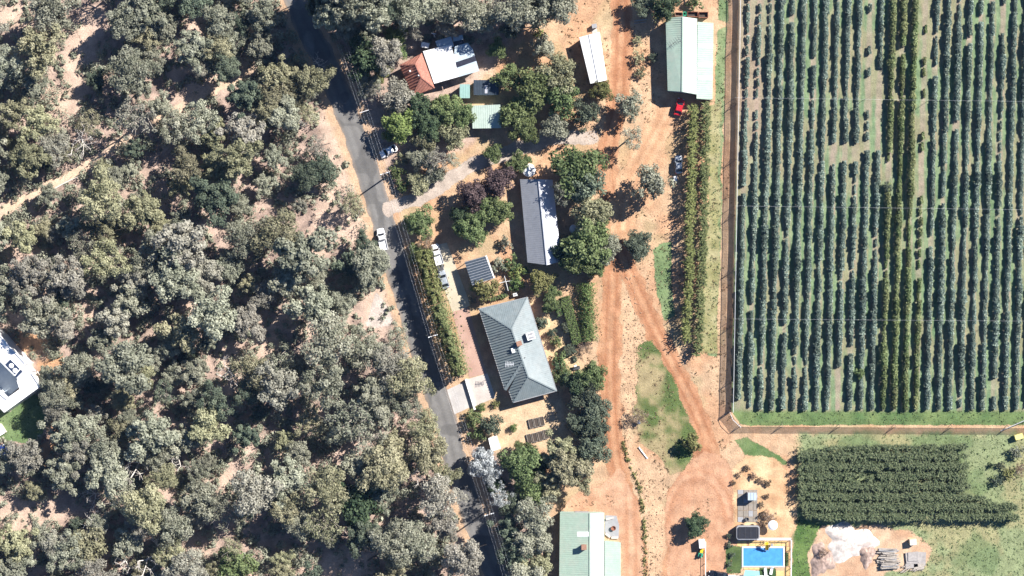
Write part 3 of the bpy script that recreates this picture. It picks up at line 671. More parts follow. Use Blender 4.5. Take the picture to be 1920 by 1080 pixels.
# green shed bottom
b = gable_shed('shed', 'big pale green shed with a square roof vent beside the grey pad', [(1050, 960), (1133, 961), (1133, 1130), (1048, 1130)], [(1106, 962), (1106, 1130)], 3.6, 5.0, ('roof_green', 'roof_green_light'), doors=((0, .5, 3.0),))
l = [(1134, 1014, 3.3), (1164, 1017, 2.8), (1164, 1130, 2.8), (1134, 1130, 3.3)]
roof_plane(b, [l[1], l[2], l[3], l[0]], M['roof_green'], .5, .06, .035, 'lean_to_roof')
walls(b, [p[:2] for p in l], 2.75, M['wall_green'], .25, name='lean_to_wall')
f = (.5)
roof_plane(b, [(1082, 997, 4.42), (1082, 1006, 4.42), (1104, 1006, 5.0), (1104, 997, 5.0)], M['skylight'], 0, name='skylight')
MB().box(rel(b, 1095, 1026, 5.2), (1.0, 1.1, 1.5)).box(rel(b, 1095, 1026, 6.0), (1.2, 1.3, .12)).build('roof_vent', M['wall_brick'], b)

# house with terracotta wing and white roof
b = building('house', 'older house with terracotta hip wing and bright white metal roof', 'house', 820, 125)
E, R = 2.9, 4.9
t1, t2, t3, t4 = (749, 122, E), (774, 180, E), (815, 165, E), (791, 100, E)
ra, rb = (779, 121, R), (790, 145, R)
walls(b, [t1[:2], t2[:2], t3[:2], t4[:2]], E, M['wall'], .5, wins=[(0, .3), (0, .7), (1, .5)])
roof_plane(b, [t1, t2, rb, ra], M['tile'], .62, .2, .2, 'tiled_roof')
roof_plane(b, [t2, t3, rb], M['tile'], .32, .12, .05, 'tiled_roof')
roof_plane(b, [t3, t4, ra, rb], M['tile'], .32, .12, .04, 'tiled_roof')
roof_plane(b, [t4, t1, ra], M['tile'], .32, .12, .04, 'tiled_roof')
for p, q in ((t1, ra), (t2, rb), (t3, rb), (t4, ra), (ra, rb)): cap(b, p, q, M['tile'], .28)
w_ = [(793, 96, 3.1), (814, 157, 3.1), (860, 144, 3.7), (846, 83, 3.7)]
roof_plane(b, [w_[0], w_[1], w_[2], w_[3]], M['roof_white'], .7, .06, .03, 'white_roof')
walls(b, [(797, 98), (817, 155), (858, 143), (844, 85)], 3.0, M['wall'], .3, wins=[(1, .3), (1, .7)], doors=[(1, .5, .9)])
roof_plane(b, [(816, 77, 3.25), (823, 97, 3.25), (851, 87, 3.62), (846, 68, 3.62)], M['roof_blue'], .6, .06, .03, 'upper_roof')
le = [(849, 102, 3.5), (886, 90, 3.0), (898.5, 133, 3.0), (860.5, 144, 3.5)]
roof_plane(b, [le[1], le[2], le[3], le[0]], M['roof_blue'], .6, .06, .03, 'lean_to_roof')
roof_plane(b, [(852, 87, 3.3), (877, 80, 3.1), (884.5, 90, 3.1), (852, 100.5, 3.3)], M['roof_blue'], .6, .06, .03, 'lean_to_roof')
def lerp3(a, b_, t): return tuple(a[i]+(b_[i]-a[i])*t for i in range(3))
def up(p, dz=.06): return (p[0], p[1], p[2]+dz)
L0, L1_ = lerp3(le[0], le[3], .36), lerp3(le[0], le[3], .60); R0, R1_ = lerp3(le[1], le[2], .34), lerp3(le[1], le[2], .56)
roof_plane(b, [up(R0), up(R1_), up(L1_), up(L0)], M['smoke'], 0, name='smoked_panel')
roof_plane(b, [(850, 78, 2.9), (868, 74, 2.8), (873, 84, 2.8), (852, 88, 2.9)], M['smoke'], 0, name='smoked_panel')
roof_plane(b, [(849, 69, 3.3), (867, 65, 3.1), (869, 74, 3.1), (850, 78, 3.3)], M['roof_blue'], .6, name='upper_roof')
walls(b, [(853, 90), (884, 82), (895, 132), (862, 142)], 2.7, M['wall'], .3, wins=[(2, .5)])
MB().tube([rel(b, 816, 70, 3.2), rel(b, 812, 62, 5.6)], .05).bar(rel(b, 809, 62, 5.5), rel(b, 818, 64, 5.5), .08).build('antenna', M['wire'], b)
for x, y in ((769, 133), (785.5, 141)): MB().tube([rel(b, x, y, 4.2), rel(b, x, y, 4.9)], .22, 8).build('roof_vent', M['white'], b)
t = empty('water_tank', P(798, 87)); tag(t, 'small white box tank at the corner of the white roof', 'tank')
MB().box((0, 0, 1.1), (1.7, 1.1, 2.2), -.2).build('body', M['white'], t); MB().box((0, 0, 2.25), (1.85, 1.25, .1), -.2).build('lid', M['white'], t)

def skillion(name, label, pts, h0, h1, mat, rib=.5, wall='wall_green', extra=None, cat='shed'):
    cx = sum(p[0] for p in pts)/4; cy = sum(p[1] for p in pts)/4
    b = building(name, label, cat, cx, cy)
    q = [(pts[0][0], pts[0][1], h0), (pts[1][0], pts[1][1], h0), (pts[2][0], pts[2][1], h1), (pts[3][0], pts[3][1], h1)]
    roof_plane(b, q, M[mat], rib, .06, .04)
    walls(b, pts, min(h0, h1)-.05, M[wall], .2, doors=((0, .5, .9),))
    return b
skillion('shed', 'tiny aqua roofed shed next to the dark roofed shed', [(862, 184), (881, 184), (881, 158), (862, 158)], 2.3, 2.5, 'aqua', .4)
b = skillion('shed', 'low dark roofed shed under the dense green tree', [(888, 178), (935, 178), (935, 150), (888, 150)], 2.4, 2.8, 'roof_dark', .6)
roof_plane(b, [(909, 175, 2.5), (914, 175, 2.5), (914, 160, 2.75), (909, 160, 2.75)], M['roof_zinc'], 0, name='skylight')
skillion('shed', 'pale green roofed shed half shaded by the big spreading tree', [(886, 241), (940, 240), (938, 196), (884, 198)], 2.6, 3.0, 'roof_green_light', .5)
skillion('garden_shed', 'little white garden shed in the lower yard of the grey house', [(921.4, 846.7), (939, 841), (931, 815.6), (915.6, 822)], 2.2, 2.4, 'white', .35, 'wall')

# modern white flat-roofed house at the edge
b = building('house', 'modern white flat-roofed house with dark skylights beside green lawn', 'house', 10, 705)
def slab(pts, z0, z1, mat, name, parapet=True):
    q = [P(x, y, z1)-b.location for x, y in pts]
    MB().prism([(p.x, p.y) for p in q], z0, z1).build(name, mat, b)
    if parapet:
        mb = MB(); n = len(q); c_ = sum(q, Vector())/n
        for i in range(n):
            p0 = q[i].lerp(c_, .03); p1 = q[(i+1) % n].lerp(c_, .03); mb.bar((p0.x, p0.y, z1+.1), (p1.x, p1.y, z1+.1), .22, .24)
        mb.build('parapet', M['white'], b)
slab([(-60, 575), (0, 628), (18.5, 650), (49, 682), (34, 699), (29, 706), (0, 677), (-60, 618)], 0, 6.3, M['roof_white'], 'upper_wing')
slab([(33, 713), (60, 698), (77, 724), (8, 774), (-40, 722), (-30, 712), (12, 749), (38.6, 730)], 0, 5.0, M['roof_white'], 'lower_wing')
slab([(35, 700), (48, 686), (59, 697), (33, 712), (30, 707)], 0, 4.4, M['roof_zinc'], 'link_roof', False)
slab([(-45, 628), (3, 676), (33, 706), (36, 726), (12.5, 746), (-31, 710)], 0, .35, M['roof_blue'], 'courtyard', False)
MB().box(P(25, 691, 6.34)-b.location, (2.0, 4.0, .12), .78).build('skylight', M['solar'], b)
for x, y in ((21, 686), (28, 695)):
    MB().lathe([(.6, 0), (.5, .16), (.25, .26), (.02, .3)], 14, P(x, y, 6.41)-b.location).build('skylight_dome', M['white'], b)
b2 = building('garage', 'white roof corner of a small garage below the green lawn', 'garage', -14, 806)
q = [P(x, y, 2.8)-b2.location for x, y in [(-40, 785), (-2, 795), (9, 812), (-28, 834)]]
MB().prism([(p.x, p.y) for p in q], 2.6, 2.8).build('roof', M['white'], b2)
c_ = sum(q, Vector())/4
MB().prism([(p.lerp(c_, .08).x, p.lerp(c_, .08).y) for p in q], 0, 2.59).build('wall', M['wall'], b2)

# ---------------------------------------------------------------- tanks, dish, pads
def tank(x, y, r, h, label, mat='white'):
    t = empty('water_tank', P(x, y, h)*1.0); t.location.z = 0; tag(t, label, 'tank')
    R_ = r*S
    MB().lathe([(R_, 0), (R_, h-.3), (R_*.97, h-.2)], 24).build('body', M[mat], t, smooth=False)
    MB().lathe([(R_*1.02, h-.22), (R_*.7, h), (R_*.2, h+.12), (.02, h+.14)], 24).build('lid', M[mat], t)
    MB().lathe([(.35, h), (.35, h+.2), (.3, h+.22)], 12, (R_*.45, 0, 0)).build('hatch', M['grey'], t)
    return t
tank(992, 319, 12, 2.4, 'round white water tank at the head of the zinc shed')
tank(1076, 429, 8, 2.0, 'small round pale tank tucked among trees beside the zinc shed', 'roof_blue')
tank(126, 761, 6, 1.2, 'round dark-rimmed tank in the bush beside the white house', 'roof_zinc')

t = empty('fire_pit', P(1150, 990)); tag(t, 'grey gravel pad with a round fire bowl beside the green shed', 'fire pit')
MB().prism([(P(x, y)-t.location)[:2] for x, y in [(1135, 966), (1156, 967), (1161, 985), (1160, 1008), (1148, 1007), (1134, 998)]], 0, .06).build('pad', M['grey'], t)
MB().lathe([(.2, .1), (.5, .35), (.58, .6), (.5, .6), (.35, .35), (.05, .25)], 16, (0, 0, 0)).build('bowl', M['rust'], t)
for a_, b_ in (((1136, 974), (1150, 970)), ((1135, 1000), (1144, 1007)), ((1146, 1008), (1159, 1008))):
    MB().bar(P(*a_)-t.location+Vector((0, 0, .2)), P(*b_)-t.location+Vector((0, 0, .2)), .45, .35).build('bench', M['conc'], t)

# raised garden beds
k = 0
for (x, y, lb) in ((996, 794, 'raised garden bed, first of the upper row below the grey house'), (1006, 792, 'raised garden bed, second of the upper row below the grey house'), (1016, 789.5, 'raised garden bed, end of the upper row below the grey house'),
                   (992.5, 822, 'raised garden bed, first of the lower row by the dense trees'), (1003, 820, 'raised garden bed, second of the lower row by the dense trees'), (1013.5, 817, 'raised garden bed, third of the lower row by the dense trees'), (1023.5, 814, 'raised garden bed, last of the lower row by the dense trees')):
    t = empty('garden_bed', P(x, y), math.radians(13)); tag(t, lb, 'garden bed', 'raised garden beds')
    for s_ in (-1, 1):
        MB().box((s_*.5, 0, .22), (.07, 2.1, .44)).build('side_board', M['wood'], t)
        MB().box((0, s_*1.05, .22), (.92, .07, .44)).build('end_board', M['wood'], t)
    MB().box((0, 0, .16), (.92, 2.0, .32)).build('soil', M['soil_bed'], t)

# paved slab with little glazed hut
t = empty('paved_slab', P(1402, 948)); tag(t, 'grey slab court of large square pavers beside the dirt track', 'paving')
xs = [1383, 1394, 1403, 1412, 1420.5]; ys = [918, 927, 935, 943, 957, 969, 979]
for i in range(4):
    for j in range(6):
        a_ = P(xs[i]+.35, ys[j]+.35)-t.location; c_ = P(xs[i+1]-.35, ys[j+1]-.35)-t.location
        MB().box(((a_.x+c_.x)/2, (a_.y+c_.y)/2, .05+.004*((i*7+j*3) % 4)), (abs(c_.x-a_.x), abs(c_.y-a_.y), .1)).build('paver', M['slate'] if (i+j*2) % 5 else M['grey'], t)
t = empty('glazed_hut', P(1408, 929)); tag(t, 'little glass-roofed hut standing on the paved slab', 'hut')
MB().box((0, 0, 1.1), (2.0, 1.7, 2.0)).build('wall', M['grey'], t)
for i in range(3): MB().box((-.68+i*.68, 0, 2.16), (.62, 1.75, .08)).build('pane', M['roof_blue'], t)
t = empty('brazier', P(1400, 973)); tag(t, 'small dark brazier at the foot of the paved slab', 'brazier')
MB().lathe([(.15, .1), (.4, .4), (.45, .8), (.38, .8), (.1, .5)], 12).build('bowl', M['dkgrey'], t)
for a_ in range(3): MB().bar((0, 0, .5), (.5*math.cos(a_*2.09), .5*math.sin(a_*2.09), .1), .07).build('leg', M['dkgrey'], t)

# black covered spa / trampoline frame
t = empty('covered_trailer', P(1401, 997)); tag(t, 'black covered box trailer with pale rim beside the pool fence', 'trailer')
mb = MB()
def rrect(w_, d_, r_, n=5):
    out = []
    for cx, cy, a0 in ((w_/2-r_, d_/2-r_, 0), (-w_/2+r_, d_/2-r_, 90), (-w_/2+r_, -d_/2+r_, 180), (w_/2-r_, -d_/2+r_, 270)):
        for i_ in range(n): out.append((cx+r_*math.cos(math.radians(a0+90*i_/(n-1))), cy+r_*math.sin(math.radians(a0+90*i_/(n-1)))))
    return out
MB().prism(rrect(5.4, 3.2, .5), .35, 1.7).build('body', M['grey'], t)
MB().prism(rrect(4.9, 2.7, .4), 1.71, 1.84).build('cover', M['black'], t)
for i in range(4): MB().bar((-2+i*1.3, -1.3, 1.87), (-2+i*1.3, 1.3, 1.87), .06, .05).build('strap', M['dkgrey'], t)
for sx in (-1, 1):
    for sy in (-1, 1): MB().tube([(sx*1.2, sy*1.62, .35), (sx*1.2, sy*1.78, .35)], .35, 12).build('wheel', M['tyre'], t)
# white dish
t = empty('garden_umbrella', P(1449, 985, 2)); t.location.z = 0; tag(t, 'round white garden umbrella on bare earth near the maize', 'umbrella')
MB().lathe([(1.15, 2.0), (.8, 2.2), (.4, 2.32), (.02, 2.38)], 16).build('canopy', M['white'], t); MB().tube([(0, 0, 0), (0, 0, 2.3)], .04).build('pole', M['grey'], t)
MB().lathe([(.4, 0), (.4, .1), (.1, .2)], 12).build('base', M['conc'], t)

# swimming pool
t = empty('swimming_pool', P(1431, 1044)); tag(t, 'rectangular blue swimming pool with white coping', 'pool')
def prel(x, y): return P(x, y)-t.location
def rectpx(x0, y0, x1, y1, z0, z1, name, mat, par):
    a_ = prel(x0, y1); c_ = prel(x1, y0)
    return MB().box(((a_.x+c_.x)/2, (a_.y+c_.y)/2, (z0+z1)/2), (c_.x-a_.x, c_.y-a_.y, z1-z0)).build(name, mat, par)
rectpx(1393.5, 1027.5, 1468, 1061, .0, .06, 'water', M['pool'], t)
rectpx(1391, 1024.8, 1470.5, 1027.3, 0, .16, 'coping', M['white'], t); rectpx(1391, 1061.2, 1470.5, 1063.2, 0, .16, 'coping', M['white'], t)
rectpx(1391, 1027.5, 1393.3, 1061, 0, .16, 'coping', M['white'], t); rectpx(1468.2, 1027.5, 1470.5, 1061, 0, .16, 'coping', M['white'], t)
t = empty('pool_paving', P(1431, 1044)); tag(t, 'yellow sandstone paving slabs around the pool', 'paving')
for (x0, y0, x1, y1) in ((1382, 1014, 1400, 1024.3), (1404, 1014, 1430, 1024.3), (1431, 1014, 1452, 1024.3), (1453, 1014, 1478, 1024.3), (1474, 1025, 1480, 1034), (1478.5, 1035, 1481, 1062), (1470.8, 1064, 1481, 1080), (1455, 1070, 1470, 1090), (1394, 1064, 1424, 1068)):
    nx_ = max(1, int((x1-x0)/9)); ny_ = max(1, int((y1-y0)/9))
    for i in range(nx_):
        for j in range(ny_):
            a0, a1 = x0+(x1-x0)*i/nx_+.2, x0+(x1-x0)*(i+1)/nx_-.2; b0, b1 = y0+(y1-y0)*j/ny_+.2, y0+(y1-y0)*(j+1)/ny_-.2
            rectpx(a0, b0, a1, b1, 0, .07, 'paver', M['sandstone'], t)
t = empty('pool_slide', P(1437, 1023)); tag(t, 'yellow water slide standing at the pool edge', 'slide')
mb = MB().bar((-.2, .5, 1.7), (.1, -1.0, .5), .6, .08).bar((-.5, .5, 1.8), (-.2, -1.0, .6), .08, .3).bar((.1, .5, 1.8), (.4, -1.0, .6), .08, .3); mb.build('chute', M['yellow'], t)
MB().box((-.2, .75, 1.72), (1.0, .7, .1)).build('platform', M['yellow'], t)
for sx in (-.6, .2):
    MB().bar((sx, 1.0, 0), (sx, 1.0, 2.4), .07).bar((sx, .5, 0), (sx, .5, 2.4), .07).build('leg', M['white'], t)
MB().bar((-.6, 1.0, .5), (.2, 1.0, .5), .07).bar((-.6, 1.0, 1.1), (.2, 1.0, 1.1), .07).build('rung', M['white'], t)
MB().bar((.9, .3, 1.0), (1.4, .3, 1.0), .5, .9).build('pump_box', M['grey'], t)
t = empty('pool_fence', P(1431, 1044)); tag(t, 'white pool fence enclosing the sandstone paving', 'fence')
for a_, b_ in (((1382, 1011), (1483, 1011)), ((1483, 1011), (1482, 1120)), ((1365, 1078), (1440, 1079))):
    A_ = prel(*a_); B_ = prel(*b_)
    MB().bar(A_+Vector((0, 0, 1.2)), B_+Vector((0, 0, 1.2)), .12, .12).bar(A_+Vector((0, 0, .2)), B_+Vector((0, 0, .2)), .08).build('rail', M['white'], t)
    n_ = max(2, int((B_-A_).length/2)); pk = MB()
    for i in range(n_+1):
        p = A_.lerp(B_, i/n_); MB().bar((p.x, p.y, 0), (p.x, p.y, 1.3), .1).build('post', M['white'], t)
    for i in range(n_*12):
        p = A_.lerp(B_, (i+.5)/(n_*12)); pk.bar((p.x, p.y, .2), (p.x, p.y, 1.2), .025)
    o = pk.build('picket', M['white'], t); o['kind'] = 'stuff'
t = empty('conc_kerb', P(1431, 1008)); t.name = 'paving_edge'; tag(t, 'pale concrete strip above the pool paving', 'paving')
rectpx(1384, 1008, 1484, 1010.5, 0, .1, 'slab', M['conc'], t)
sheet('lawn', 'small dark lawn on the near side of the pool', lambda x, y: sdist([(1362, 1020), (1390, 1028), (1390, 1076), (1362, 1076)], x, y), g_col((.05, .08, .03), (.10, .14, .05)), L4+.006, (1345, 1005, 1405, 1090), 3, 3)
sheet('lawn', 'strip of dark turf between the pool and its end fence', lambda x, y: sdist([(1472, 1036), (1477.5, 1036), (1477.5, 1062), (1472, 1062)], x, y), g_col((.03, .07, .025), (.07, .11, .04)), L4+.006, (1465, 1028, 1485, 1070), 2, 1)
sheet('lawn', 'dark turf patch at the foot of the pool', lambda x, y: sdist([(1424, 1065), (1455, 1065), (1455, 1110), (1424, 1110)], x, y), g_col((.03, .07, .025), (.07, .11, .04)), L4+.006, (1415, 1055, 1465, 1120), 2, 1)
def lounger(x, y, rz_, label, mat):
    t = empty('sun_lounger', P(x, y), rz_); tag(t, label, 'lounger')
    MB().box((0, -.2, .36), (.65, 1.3, .08)).build('seat', M[mat], t); MB().bar((0, .42, .38), (0, 1.0, .75), .65, .07).build('backrest', M[mat], t)
    for sx in (-.28, .28):
        for sy in (-.75, .4): MB().bar((sx, sy, 0), (sx, sy, .34), .05).build('leg', M['white'], t)
lounger(1435, 1072, .1, 'white lounger on the dark turf below the pool, nearer the pale blue table', 'white')
lounger(1446, 1070, -.2, 'white lounger on the dark turf below the pool, farther from the table', 'white')
t = empty('shade_sail', P(1407, 1072)); tag(t, 'pale blue shade awning at the foot of the pool', 'awning')
MB().prism([(-1.9, -.7), (1.9, -.6), (1.8, .5), (-1.5, .7)], 2.1, 2.14).build('cloth', M['blue_cloth'], t)
for p in ((-1.7, -.6), (1.7, -.5), (1.6, .45), (-1.4, .6)): MB().bar((*p, 0), (*p, 2.1), .06).build('post', M['grey'], t)

# ---------------------------------------------------------------- timber, sand heap, boxes
t = empty('timber_stack', P(1667, 1046)); tag(t, 'stack of long grey weathered timber planks beside the sand heap', 'timber stack')
rr = random.Random(5)
for lay in range(5):
    for j in range(13 if lay < 4 else 8):
        y_ = -2.3+j*.36+rr.uniform(-.1, .1); L_ = rr.uniform(2.2, 4.6); x_ = rr.uniform(-.8, .6); a_ = rr.uniform(-.1, .1)
        MB().box((x_, y_, .1+lay*.19), (L_, rr.uniform(.16, .3), .14), a_).build('plank', M['wood'] if rr.random() < .7 else M['grey'], t)
t = empty('sheet_stack', P(1713, 1049)); tag(t, 'stack of broad pale grey sheets at the end of the timber', 'sheet stack')
for i, (x_, y_, w1, d1, z_, a_) in enumerate(((-.4, .5, 3.0, 2.6, .35, .1), (1.5, .2, 2.6, 3.2, .2, -.06), (-.5, -1.3, 2.8, 1.2, .3, .2), (1.2, -1.6, 2.4, 1.3, .25, .05), (-.2, .7, 2.4, 2.0, .5, .02))):
    MB().box((x_, y_, z_), (w1, d1, .12+.1*(i % 2)), a_).build('sheet', M['sheet_grey'] if i != 3 else M['wood'], t)
for i in range(14):
    MB().box((rr.uniform(-2.6, 2), rr.uniform(-2.6, -1.2), .2+.02*i), (rr.uniform(1, 2.2), .14, .1), rr.uniform(-.6, 1.2)).build('plank', M['wood'], t)
t = empty('crate', P(1710, 1015)); tag(t, 'pale square crate standing above the grey sheets', 'crate')
MB().box((0, 0, .7), (1.5, 1.3, 1.3), .1).build('body', M['cream'], t); MB().box((0, 0, 1.39), (1.6, 1.4, .08), .1).build('lid', M['wall'], t)
t = empty('bin', P(1908, 818)); tag(t, 'pale yellow bin beside the bottom windbreak fence', 'bin')
MB().box((0, 0, .6), (1.8, 1.1, 1.2), .3).build('body', M['yellow_pale'], t); MB().box((0, 0, 1.25), (1.9, 1.2, .1), .3).build('lid', M['yellow_pale'], t)
# heap of white sand
def heap(name, label, x, y, rx, ry, h, mat, seed, cat):
    n_, m_ = 40, 12; V = [(0, 0, h)]; F = []
    for j in range(1, m_+1):
        for i in range(n_):
            a_ = 2*math.pi*i/n_; k_ = 1+.22*math.sin(3*a_+seed)+.12*math.sin(7*a_+seed*2)
            r_ = j/m_; z_ = h*(1-r_**1.4)*(1+.35*math.sin(i*1.7+j*2.3+seed)*r_*(1-r_)*2)
            V.append((rx*S*r_*k_*math.cos(a_), ry*S*r_*k_*math.sin(a_), max(z_, 0)-(.02 if j == m_ else 0)))
    for i in range(n_): F.append((0, 1+i, 1+(i+1) % n_))
    for j in range(m_-1):
        for i in range(n_): F.append((1+j*n_+i, 1+(j+1)*n_+i, 1+(j+1)*n_+(i+1) % n_, 1+j*n_+(i+1) % n_))
    o = MB().add(V, F).build(name, mat, None, P(x, y), smooth=True); return tag(o, label, cat)
M['sand_white'] = plain('white_sand', (.62, .56, .51), .95, var=.3, scale=1.1, bump=.5, dirt=(.36, .28, .25), dirt_amt=.95)
M['ash'] = plain('ash_heap', (.34, .25, .21), .95, var=.4, scale=1.5, bump=.6)
heap('sand_heap', 'low broad heap of white sand beside the maize block', 1592, 1015, 46, 34, .9, M['sand_white'], 1.3, 'sand heap')
heap('ash_heap', 'brown heap of ash and prunings on the edge of the white sand', 1540, 1050, 22, 30, .8, M['ash'], 2.1, 'heap')
heap('ash_heap', 'small dark heap of debris between white sand and timber stack', 1625, 1040, 16, 22, .7, M['ash'], .4, 'heap')

# ---------------------------------------------------------------- odd farm items
t = empty('white_cabinet', P(1315, 1018)); tag(t, 'white cabinet standing under the dark round tree', 'cabinet')
MB().box((0, 0, .8), (1.3, 1.9, 1.5), .1).build('body', M['white'], t); MB().box((0, 0, 1.6), (1.4, 2.0, .08), .1).build('top', M['white'], t)
t = empty('ride_on_mower', P(1314, 1036), -.3); tag(t, 'small yellow and green ride-on mower below the white cabinet', 'mower')
MB().box((0, .45, .55), (.8, 1.0, .6), 0, .85).build('bonnet', M['yellow'], t); MB().box((0, -.5, .5), (.95, 1.0, .4)).build('body', M['lgreen'], t)
MB().box((0, -.5, .8), (.5, .5, .15)).box((0, -.75, 1.0), (.5, .1, .4)).build('seat', M['black'], t)
MB().tube([(0, .1, .7), (0, -.1, 1.05)], .03).build('steering_column', M['dkgrey'], t)
for sx in (-1, 1):
    for sy, r_ in ((.6, .22), (-.6, .33)): MB().tube([(sx*.42, sy, r_), (sx*.62, sy, r_)], r_, 12).build('wheel', M['tyre'], t)
t = empty('garden_cart', P(1266, 335)); tag(t, 'small white hand cart in the shade of the cane hedge', 'cart')
MB().box((0, 0, .45), (.7, 1.0, .35), 0, 1.15).build('tray', M['white'], t); MB().bar((-.3, -.5, .5), (-.3, -1.1, .75), .05).bar((.3, -.5, .5), (.3, -1.1, .75), .05).build('handle', M['white'], t)
for sx in (-.4, .4): MB().tube([(sx-.04, .1, .25), (sx+.04, .1, .25)], .25, 12).build('wheel', M['tyre'], t)
t = empty('pipe', P(1204, 850)); tag(t, 'white pipe lying along the edge of the grass near the track', 'pipe')
MB().tube([(-.7, 1.3, .15), (-.2, .6, .15), (1.2, -1.2, .12)], .14, 8).build('barrel', M['white'], t); MB().tube([(-.85, 1.5, .15), (-.68, 1.27, .15)], .2, 8).build('collar', M['conc'], t)
t = empty('signboard', P(1197, 791)); tag(t, 'small white box beside the dry shrub on the grass', 'box')
MB().box((0, 0, .5), (.6, .8, .9), .2).build('body', M['white'], t); MB().box((0, 0, .98), (.75, .95, .06), .2).build('lid', M['car_silver'], t)
t = empty('gate_leaf', P(1320, 1035)); tag(t, 'long white rail fence beside the mower', 'fence')
MB().bar((.3, -5.5, 1.0), (.3, 2.5, 1.0), .09).bar((.3, -5.5, .5), (.3, 2.5, .5), .07).build('rail', M['white'], t)
for y_ in (-5.4, -2.7, 0, 2.4): MB().bar((.3, y_, 0), (.3, y_, 1.15), .1).build('post', M['white'], t)
t = empty('rusty_beam', P(1201, 38)); tag(t, 'short dark timber beam lying on the ground behind the white shed', 'beam')
MB().bar((-1.6, -.2, .2), (1.5, .2, .2), .35, .35).build('beam', M['wood'], t); MB().bar((-1.5, -.8, .1), (1.3, -.4, .1), .2, .2).build('offcut', M['wood'], t)
t = empty('concrete_wall', P(880, 738)); tag(t, 'low white retaining wall at the edge of the white pad', 'wall')
MB().bar(P(873, 712)-t.location+Vector((0, 0, .4)), P(890, 768)-t.location+Vector((0, 0, .4)), .28, .8).build('wall_run', M['white'], t)
for x, y in ((874, 712), (890, 766)): MB().box(P(x, y)-t.location+Vector((0, 0, .55)), (.45, .45, 1.1), .3).build('pier', M['white'], t)
t = empty('meter_box', P(966, 556)); tag(t, 'small white air-conditioner unit at the top wall of the grey house', 'unit')
MB().box((0, .45, .5), (1.0, .7, .95), .22).build('body', M['white'], t); MB().box((0, .45, .99), (.7, .45, .03), .22).build('grille', M['grey'], t)
# small arbour
t = empty('arbour', P(952, 528)); tag(t, 'thin white pipe frame over the vegetable plot by the zinc shed', 'frame')
for a_, b_ in (((946, 518), (953, 545)), ((946, 528), (962, 526)), ((936, 531), (947, 528))):
    A_ = P(*a_)-t.location; B_ = P(*b_)-t.location
    MB().bar(A_+Vector((0, 0, 1.9)), B_+Vector((0, 0, 1.9)), .1).build('rail', M['white'], t)
    for p in (A_, B_): MB().bar((p.x, p.y, 0), (p.x, p.y, 1.9), .07).build('post', M['white'], t)
t = empty('garden_bench', P(1081, 690)); tag(t, 'dark bench with white cloth at the corner of the garden', 'bench')
MB().box((0, 0, .45), (1.6, .7, .1), .2).build('seat', M['dkgrey'], t); MB().box((-.1, .4, .75), (1.5, .1, .6), .2).build('backrest', M['dkgrey'], t)
for sx in (-.6, .6): MB().box((sx, 0, .2), (.1, .5, .4), .2).build('leg', M['dkgrey'], t)
MB().box((-.3, .5, .9), (.6, .5, .2), .2).build('cloth', M['white'], t)

